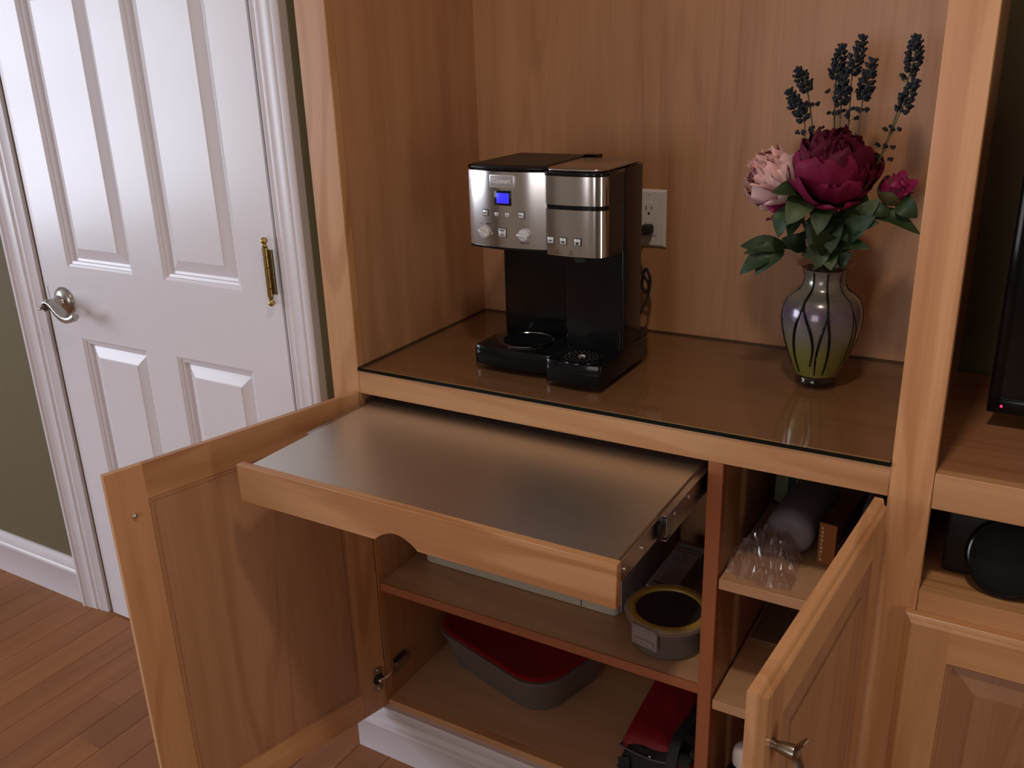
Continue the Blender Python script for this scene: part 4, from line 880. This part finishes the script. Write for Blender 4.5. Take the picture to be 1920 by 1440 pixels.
# printed filter carton, lying with its long face up
PAPER = plain('white_carton', (0.42, 0.38, 0.42), 0.55, noise_amt=0.03)
fx = thing('filter_carton', 'small white printed carton lying behind the round tub, beside the appliance', 'carton', (0.545, 0.27, SZ))
T_ = Matrix.Translation((0.5455, 0.2740, SZ)) @ Matrix.Rotation(-0.0, 4, 'Z')
cb = M().box(-0.029, 0.029, -0.088, 0.092, 0, 0.046); cb.v = [T_ @ v for v in cb.v]; obj('carton_body', cb, PAPER, fx, bevel=0.0008, segs=1)
TZ = SZ+0.0464
obj('orange_stripe', bx(0.5168, 0.5742, 0.3330, 0.3366, TZ-0.0004, TZ), plain('orange_print', (0.35, 0.10, 0.05), 0.5), fx)
text('Cuisinart', 0.0135, DARKP, 'carton_lettering', fx, (0.5455, 0.3490, TZ), (0, 0, 0), 0.0001)
ln = M()
for k in range(11):
    y = 0.318-0.011*k-0.004*(k > 3); w_ = random.uniform(0.010, 0.019)
    ln.box(0.5455-w_, 0.5455+w_, y, y+0.0016, TZ-0.0003, TZ)
ln.box(0.543, 0.548, 0.322, 0.327, TZ-0.0003, TZ); ln.box(0.526, 0.544, 0.199, 0.205, TZ-0.0003, TZ)
obj('printed_lines', ln, plain('grey_print', (0.14, 0.12, 0.14), 0.5), fx)
fl = M().box(0.5748, 0.5765, 0.330, 0.365, SZ+0.010, SZ+0.046); obj('carton_flap', fl, PAPER, fx)
dk = thing('dark_box', 'dark box with black lid standing at the back of the middle shelf', 'box', (0.62, 0.385, SZ))
obj('box_body', bx(0.578, 0.672, 0.372, 0.452, SZ, SZ+0.085), plain('dark_olive_box', (0.05, 0.042, 0.03), 0.5), dk, bevel=0.002); obj('box_lid', bx(0.576, 0.674, 0.370, 0.4540, SZ+0.085, SZ+0.097), BLACKM, dk, bevel=0.002)
# big red-lid tub on the cabinet floor
BZ = -0.766+0.0005
rt = thing('red_lid_tub', 'large cloudy plastic storage tub with red lid on the cabinet floor', 'storage tub', (0.205, 0.245, BZ))
def tub_poly(x0, x1, y0, y1, r, n=10): return rrect(x0, x1, y0, y1, r, n)
def loft(polys, cap=True):
    m_ = M(); n = len(polys[0][0]); vs = []; fs = []
    for pl2, z in polys: vs += [(x, y, z) for x, y in pl2]
    for i in range(len(polys)-1):
        for k in range(n): fs.append((i*n+k, i*n+(k+1) % n, (i+1)*n+(k+1) % n, (i+1)*n+k))
    if cap: fs += [tuple(range(n))[::-1], tuple((len(polys)-1)*n+k for k in range(n))]
    return m_.add(vs, fs)
RA = Matrix.Translation((0.2050, 0.2460, 0)) @ Matrix.Rotation(math.radians(-15.5), 4, 'Z')
def rl(polys, cap=True):
    m_ = loft(polys, cap); m_.v = [RA @ v for v in m_.v]; return m_
obj('tub_body', rl([(tub_poly(-0.150, 0.150, -0.108, 0.108, 0.06), BZ), (tub_poly(-0.158, 0.158, -0.116, 0.116, 0.066), BZ+0.008), (tub_poly(-0.176, 0.176, -0.134, 0.134, 0.075), BZ+0.088), (tub_poly(-0.180, 0.180, -0.138, 0.138, 0.076), BZ+0.0885), (tub_poly(-0.180, 0.180, -0.138, 0.138, 0.076), BZ+0.094)]), TUBP, rt, smooth=True)
REDP = plain('red_lid_plastic', (0.30, 0.006, 0.012), 0.35, noise_amt=0.05)
obj('lid', rl([(tub_poly(-0.174, 0.174, -0.132, 0.132, 0.074), BZ+0.0942), (tub_poly(-0.176, 0.176, -0.134, 0.134, 0.075), BZ+0.0985), (tub_poly(-0.171, 0.171, -0.129, 0.129, 0.072), BZ+0.1010), (tub_poly(-0.164, 0.164, -0.122, 0.122, 0.068), BZ+0.1000), (tub_poly(-0.160, 0.160, -0.118, 0.118, 0.066), BZ+0.0975)]), REDP, rt, smooth=True)['label'] = 'red plastic lid'
# red and black bag
rbg = thing('red_black_bag', 'soft red bag with black trim and straps in the cabinet corner beside the tub', 'bag', (0.60, 0.17, BZ))
def puff(x0, x1, y0, y1, z0, h0, h1, name, mt, par, nx=18, ny=18, sag=0.006):
    m_ = M(); vs = []; fs = []
    for s_ in (1, 0):
        for i in range(nx+1):
            for j in range(ny+1):
                u, v = -1+2*i/nx, -1+2*j/ny
                e = (1-abs(u)**6)*(1-abs(v)**6); h_ = (h0+(h1-h0)*(j/ny))
                z = z0+(h_*e**0.4+noise.noise(Vector((u*2, v*2, 3)))*sag*e if s_ else 0)
                k_ = 1-0.03*(abs(u*v)**3)
                vs.append((x0+(x1-x0)*(u*k_+1)/2+noise.noise(Vector((v*2, u, 1)))*sag*0.6, y0+(y1-y0)*(v*k_+1)/2, z))
    st = (nx+1)*(ny+1)
    for s_ in (0, 1):
        for i in range(nx):
            for j in range(ny):
                q = [s_*st+i*(ny+1)+j, s_*st+i*(ny+1)+j+1, s_*st+(i+1)*(ny+1)+j+1, s_*st+(i+1)*(ny+1)+j]; fs.append(tuple(q[::-1] if s_ == 0 else q))
    return obj(name, m_.add(vs, fs), mt, par, smooth=True)
REDF = plain('red_nylon', (0.26, 0.008, 0.014), 0.5, noise_amt=0.1, nscale=400, bump=0.3); BLKF = plain('black_nylon', (0.012, 0.012, 0.013), 0.65, noise_amt=0.2, nscale=300, bump=0.3)
puff(0.515, 0.682, 0.050, 0.300, BZ, 0.044, 0.080, 'bag_base', BLKF, rbg)
puff(0.513, 0.625, 0.074, 0.292, BZ+0.034, 0.022, 0.056, 'bag_body', REDF, rbg)
puff(0.628, 0.684, 0.030, 0.20, BZ+0.004, 0.030, 0.055, 'side_pocket', REDF, rbg)
obj('piping', M().tube(smooth_path([(0.515, 0.070, BZ+0.040), (0.55, 0.062, BZ+0.040), (0.59, 0.058, BZ+0.042), (0.622, 0.060, BZ+0.046)], 5), 0.0022, 6), plain('grey_piping', (0.10, 0.09, 0.09), 0.4), rbg, smooth=True)
def strap(pts_, wd, name='strap'):
    P_ = smooth_path(pts_, 5); m_ = M(); vs = []; fs = []
    for i, p in enumerate(P_):
        t = (P_[min(i+1, len(P_)-1)]-P_[max(i-1, 0)]).normalized(); s_ = t.cross(Vector((0, -0.3, 1))).normalized(); nn2 = s_.cross(t)
        for a, b2 in ((-1, 0), (1, 0), (1, 1), (-1, 1)): vs.append(p+s_*wd/2*a+nn2*0.002*b2)
    for i in range(len(P_)-1):
        for k in range(4): fs.append((i*4+k, i*4+(k+1) % 4, i*4+4+(k+1) % 4, i*4+4+k))
    return obj(name, m_.add(vs, fs), BLKF, rbg)
strap([(0.668, 0.215, BZ+0.100), (0.650, 0.17, BZ+0.102), (0.634, 0.125, BZ+0.094), (0.627, 0.085, BZ+0.082), (0.630, 0.050, BZ+0.060), (0.640, 0.026, BZ+0.034)], 0.020)
strap([(0.628, 0.10, BZ+0.088), (0.650, 0.095, BZ+0.086), (0.676, 0.09, BZ+0.082)], 0.016); strap([(0.664, 0.19, BZ+0.098), (0.676, 0.15, BZ+0.090)], 0.026)
obj('buckle', bx(0.660, 0.684, 0.062, 0.100, BZ+0.072, BZ+0.088), BLACKM, rbg, bevel=0.003)
strap([(0.532, 0.055, BZ+0.028), (0.538, 0.042, BZ+0.010), (0.545, 0.030, BZ+0.004), (0.575, 0.026, BZ+0.003)], 0.022, 'hanging_strap')
obj('snap_stud', M().ball((0.583, 0.060, BZ+0.046), 0.0024, 8, 6, (1.6, 1, 1)), CHROME, rbg, smooth=True)

# ================================================================== THINGS IN THE RIGHT COMPARTMENTS
RZ1 = -0.2566+0.0004
FROST = sheet_glass('frosted_plastic', (0.6, 0.58, 0.6), 0.35, 1.45, 0.72, (0.27, 0.245, 0.265))
bt = thing('frosted_bottle', 'frosted plastic bottle lying on its side on the upper right shelf', 'bottle', (0.795, 0.24, RZ1))
R0 = 0.041
prof = [(0.0001, 0.0015), (0.012, 0.0005), (0.022, 0.0), (0.031, 0.003), (0.0375, 0.009), (0.0402, 0.016), (R0, 0.026), (R0, 0.165), (0.038, 0.185), (0.027, 0.205), (0.017, 0.212), (0.0165, 0.222), (0.0001, 0.222)]
bo = M().lathe(prof, (0, 0, 0), 40, 'Y'); T_ = Matrix.Translation((0.7915, 0.118, RZ1+R0+0.0004)) @ Matrix.Rotation(-0.06, 4, 'Z'); bo.v = [T_ @ v for v in bo.v]
obj('bottle_body', bo, FROST, bt, smooth=True)
cpq = M().lathe([(0.0195, 0.222), (0.0195, 0.240), (0.0001, 0.241)], (0, 0, 0), 24, 'Y'); cpq.v = [T_ @ v for v in cpq.v]; obj('bottle_cap', cpq, PLASTW, bt, smooth=True)
ob = thing('tea_carton', 'orange-brown carton standing on edge beside the frosted bottle', 'carton', (0.858, 0.18, RZ1))
T_ = Matrix.Translation((0.8560, 0.1180, RZ1)) @ Matrix.Rotation(-0.13, 4, 'Z')
def tb(mb): mb.v = [T_ @ v for v in mb.v]; return mb
obj('carton_body', tb(M().box(-0.0145, 0.0145, 0, 0.150, 0, 0.078)), plain('brown_carton', (0.085, 0.022, 0.008), 0.35), ob, bevel=0.001, segs=1)
obj('carton_end', tb(M().box(-0.014, 0.014, -0.0008, 0.0002, 0.001, 0.077)), plain('orange_carton_end', (0.26, 0.085, 0.018), 0.4), ob)
prt = M()
for k in range(9): prt.box(-0.010, -0.010+random.uniform(0.002, 0.004), -0.0012, -0.0007, 0.008+0.0072*k, 0.0125+0.0072*k)
obj('end_print', tb(prt), plain('cream_print', (0.55, 0.42, 0.25), 0.5), ob)
obj('side_label', tb(M().box(0.0144, 0.0149, 0.010, 0.085, 0.004, 0.040)), plain('grey_label', (0.16, 0.14, 0.16), 0.5), ob)
fb2 = thing('foil_packet', 'grey foil packet leaning at the far right of the upper right shelf', 'packet', (0.92, 0.25, RZ1))
puff(0.892, 0.945, 0.120, 0.40, RZ1, 0.10, 0.14, 'packet_body', plain('grey_foil', (0.20, 0.20, 0.21), 0.35, metal=0.4), fb2, sag=0.012)
gb = thing('green_snack_bag', 'dark green and pale yellow packet standing at the back left of the upper right shelf', 'packet', (0.745, 0.30, RZ1))
T_ = Matrix.Translation((0.7560, 0.3080, RZ1)) @ Matrix.Rotation(0.12, 4, 'Z')
bgm = M(); vs = []; fs = []; nx, nz_ = 10, 10
for s_ in (-1, 1):
    for i in range(nx+1):
        for j in range(nz_+1):
            u = -1+2*i/nx; v = j/nz_
            vs.append((u*0.036*(1-0.05*math.sin(PI*v)), s_*0.014*(1-abs(u)**3)*math.sin(PI*(0.5+0.5*v))**0.5*(1 if v < 1 else 0)+0.001*s_, v*0.125))
st = (nx+1)*(nz_+1)
for s_ in (0, 1):
    for i in range(nx):
        for j in range(nz_):
            q = [s_*st+i*(nz_+1)+j, s_*st+i*(nz_+1)+j+1, s_*st+(i+1)*(nz_+1)+j+1, s_*st+(i+1)*(nz_+1)+j]; fs.append(tuple(q if s_ else q[::-1]))
obj('packet_body', tb(bgm.add(vs, fs)), plain('dark_green_foil', (0.010, 0.030, 0.016), 0.3), gb, smooth=True)
obj('side_print', tb(M().prism([(-0.033, 0.014), (-0.010, 0.004), (-0.009, 0.110), (-0.030, 0.115)], -0.0175, -0.0155, 'xz')), plain('pale_print_panel', (0.19, 0.19, 0.10), 0.4), gb)
obj('front_print', tb(M().prism([(0.006, 0.016), (0.020, 0.020), (0.032, 0.115), (0.000, 0.115)], -0.0175, -0.0155, 'xz')), plain('orange_print_panel', (0.22, 0.17, 0.06), 0.4), gb)
# crinkled clear bag
cbg = M(); nx, ny = 30, 30; vs = []; fs = []
for s_ in (1, 0):
    for i in range(nx+1):
        for j in range(ny+1):
            u, v = -1+2*i/nx, -1+2*j/ny; x, y = u, v
            e = max(0, 1-max(abs(u), abs(v))**3)
            p = Vector((u*2.3, v*2.3, s_*5)); rdg = 1-abs(noise.noise(p*1.6))*2.2; rdg2 = 1-abs(noise.noise(p*3.0+Vector((4, 2, 0))))*2
            rdg3 = noise.noise(p*6.5); h_ = (0.016+0.020*rdg+0.014*rdg2+0.012*rdg3)*e if s_ else 0.0005+0.003*e*abs(rdg2)
            xx = max(0.7175, 0.7700+x*0.054+noise.noise(p*1.1+Vector((9, 0, 0)))*0.014); yy = 0.094+y*0.076+noise.noise(p*1.1+Vector((0, 9, 0)))*0.016
            if xx > 0.742: yy = min(yy, 0.110)
            vs.append((xx, yy, RZ1+max(0.0006, h_+0.006*e*s_)))
st = (nx+1)*(ny+1)
for s_ in (0, 1):
    for i in range(nx):
        for j in range(ny):
            q = [s_*st+i*(ny+1)+j, s_*st+i*(ny+1)+j+1, s_*st+(i+1)*(ny+1)+j+1, s_*st+(i+1)*(ny+1)+j]; fs.append(tuple(q[::-1] if s_ == 0 else q))
cbo = obj('plastic_bag', cbg.add(vs, fs), CRINK); tag(cbo, 'crumpled clear plastic bag at the front of the upper right shelf', 'plastic bag')
cbo.data.polygons.foreach_set('use_smooth', [False]*len(cbo.data.polygons))
# lower shelf: purple-edged flat folder at the back, bottle cap at the bottom
RZ2 = -0.494+0.0004
ff = thing('cardboard_sheet', 'flat brown cardboard piece with a purple edge at the back of the middle right shelf', 'cardboard', (0.77, 0.33, RZ2))
obj('sheet', bx(0.722, 0.830, 0.200, 0.400, RZ2, RZ2+0.003), plain('brown_cardboard', (0.20, 0.135, 0.075), 0.8), ff); obj('purple_edge', bx(0.724, 0.800, 0.402, 0.430, RZ2, RZ2+0.020), plain('purple_plastic', (0.05, 0.015, 0.20), 0.4), ff, bevel=0.002)
wbt = thing('black_bottle', 'black bottle with white domed cap on the bottom right of the cabinet', 'bottle', (0.81, 0.09, BZ))
obj('bottle_body', M().lathe([(0.0001, 0), (0.030, 0), (0.033, 0.004), (0.033, 0.080), (0.028, 0.100), (0.018, 0.110), (0.018, 0.118), (0.0001, 0.118)], (0.764, 0.052, BZ), 32), BLACK, wbt, smooth=True)
obj('bottle_cap', M().lathe([(0.0205, 0.118), (0.0210, 0.134), (0.0190, 0.148), (0.011, 0.157), (0.0001, 0.159)], (0.764, 0.052, BZ), 28), PLASTW, wbt, smooth=True)['label'] = 'white domed cap'

# ================================================================== TELEVISION AND SPEAKER
tv = thing('television', 'black flat television at the right edge, standing on the media shelf', 'television', (1.50, 0.22, -0.005))
tx0, tx1, tz0, tz1, ty = 1.0505, 1.90-0.20, 0.022, 0.43, 0.200
obj('tv_back', bx(tx0+0.004, tx1-0.004, ty+0.006, ty+0.045, tz0+0.004, tz1-0.004), BLACKM, tv, bevel=0.004)
fr = M(); fr.box(tx0, tx1, ty, ty+0.010, tz0, tz0+0.022); fr.box(tx0, tx1, ty, ty+0.010, tz1-0.016, tz1); fr.box(tx0, tx0+0.016, ty, ty+0.010, tz0+0.022, tz1-0.016); fr.box(tx1-0.016, tx1, ty, ty+0.010, tz0+0.022, tz1-0.016)
obj('bezel', fr, BLACK, tv, bevel=0.0015)
obj('screen', bx(tx0+0.0155, tx1-0.0155, ty+0.003, ty+0.0058, tz0+0.0215, tz1-0.0155), plain('dark_screen', (0.004, 0.004, 0.005), 0.12), tv)
obj('power_light', M().ball((tx0+0.0190, ty-0.0004, tz0+0.0115), 0.0019, 10, 6), plain('red_led', (0.4, 0.0, 0.02), 0.4, emit=(1.0, 0.02, 0.09, 3.0)), tv, smooth=True)['label'] = 'glowing red power light'
st_ = M().box(1.33, 1.53, ty-0.03, ty+0.11, -0.0050, 0.003); st_.box(1.41, 1.45, ty+0.012, ty+0.04, 0.003, tz0+0.02); obj('stand', st_, BLACK, tv, bevel=0.002)
sb = thing('black_speaker_box', 'black boxy subwoofer on the lower media shelf', 'speaker', (1.2, 0.2, -0.19))
obj('cabinet_box', bx(1.0275, 1.2950, 0.072, 0.36, -0.1897, -0.0750), plain('matte_black_box', (0.010, 0.008, 0.008), 0.5), sb, bevel=0.006)
obj('box_foot', bx(1.04, 1.28, 0.09, 0.34, -0.19, -0.1896), RUBBER, sb)
dsp = thing('round_dark_dish', 'round black disc-shaped device with shiny rim leaning in front of the black box', 'device', (1.115, 0.045, -0.19))
DM = Matrix.Translation((1.1130, 0.0500, -0.1890+0.0535)) @ Matrix.Rotation(math.radians(-22), 4, 'X')
dm = M().lathe([(0.0001, -0.004), (0.050, -0.004), (0.0535, -0.0015), (0.0555, 0.003), (0.052, 0.012), (0.0001, 0.014)], (0, 0, 0), 48, 'Y'); dm.v = [DM @ v for v in dm.v]; obj('disc', dm, plain('disc_black', (0.005, 0.006, 0.006), 0.6, spec=0.25), dsp, smooth=True)
dr = M().lathe([(0.0505, -0.0045), (0.0530, -0.0060), (0.0565, -0.0035), (0.0575, 0.002), (0.0555, 0.0035)], (0, 0, 0), 48, 'Y', ring=True); dr.v = [DM @ v for v in dr.v]; obj('rim', dr, BLACK, dsp, smooth=True)

# ceiling light fitting
clt = thing('ceiling_light', 'round recessed ceiling light in front of the cabinet', 'ceiling light', (0.90, -0.80, CEIL))
obj('light_trim', M().lathe([(0.066, CEIL-0.001), (0.085, CEIL-0.003), (0.088, CEIL-0.0005)], (0.90, -0.80, 0), 32, ring=True), WHITE2, clt, smooth=True)
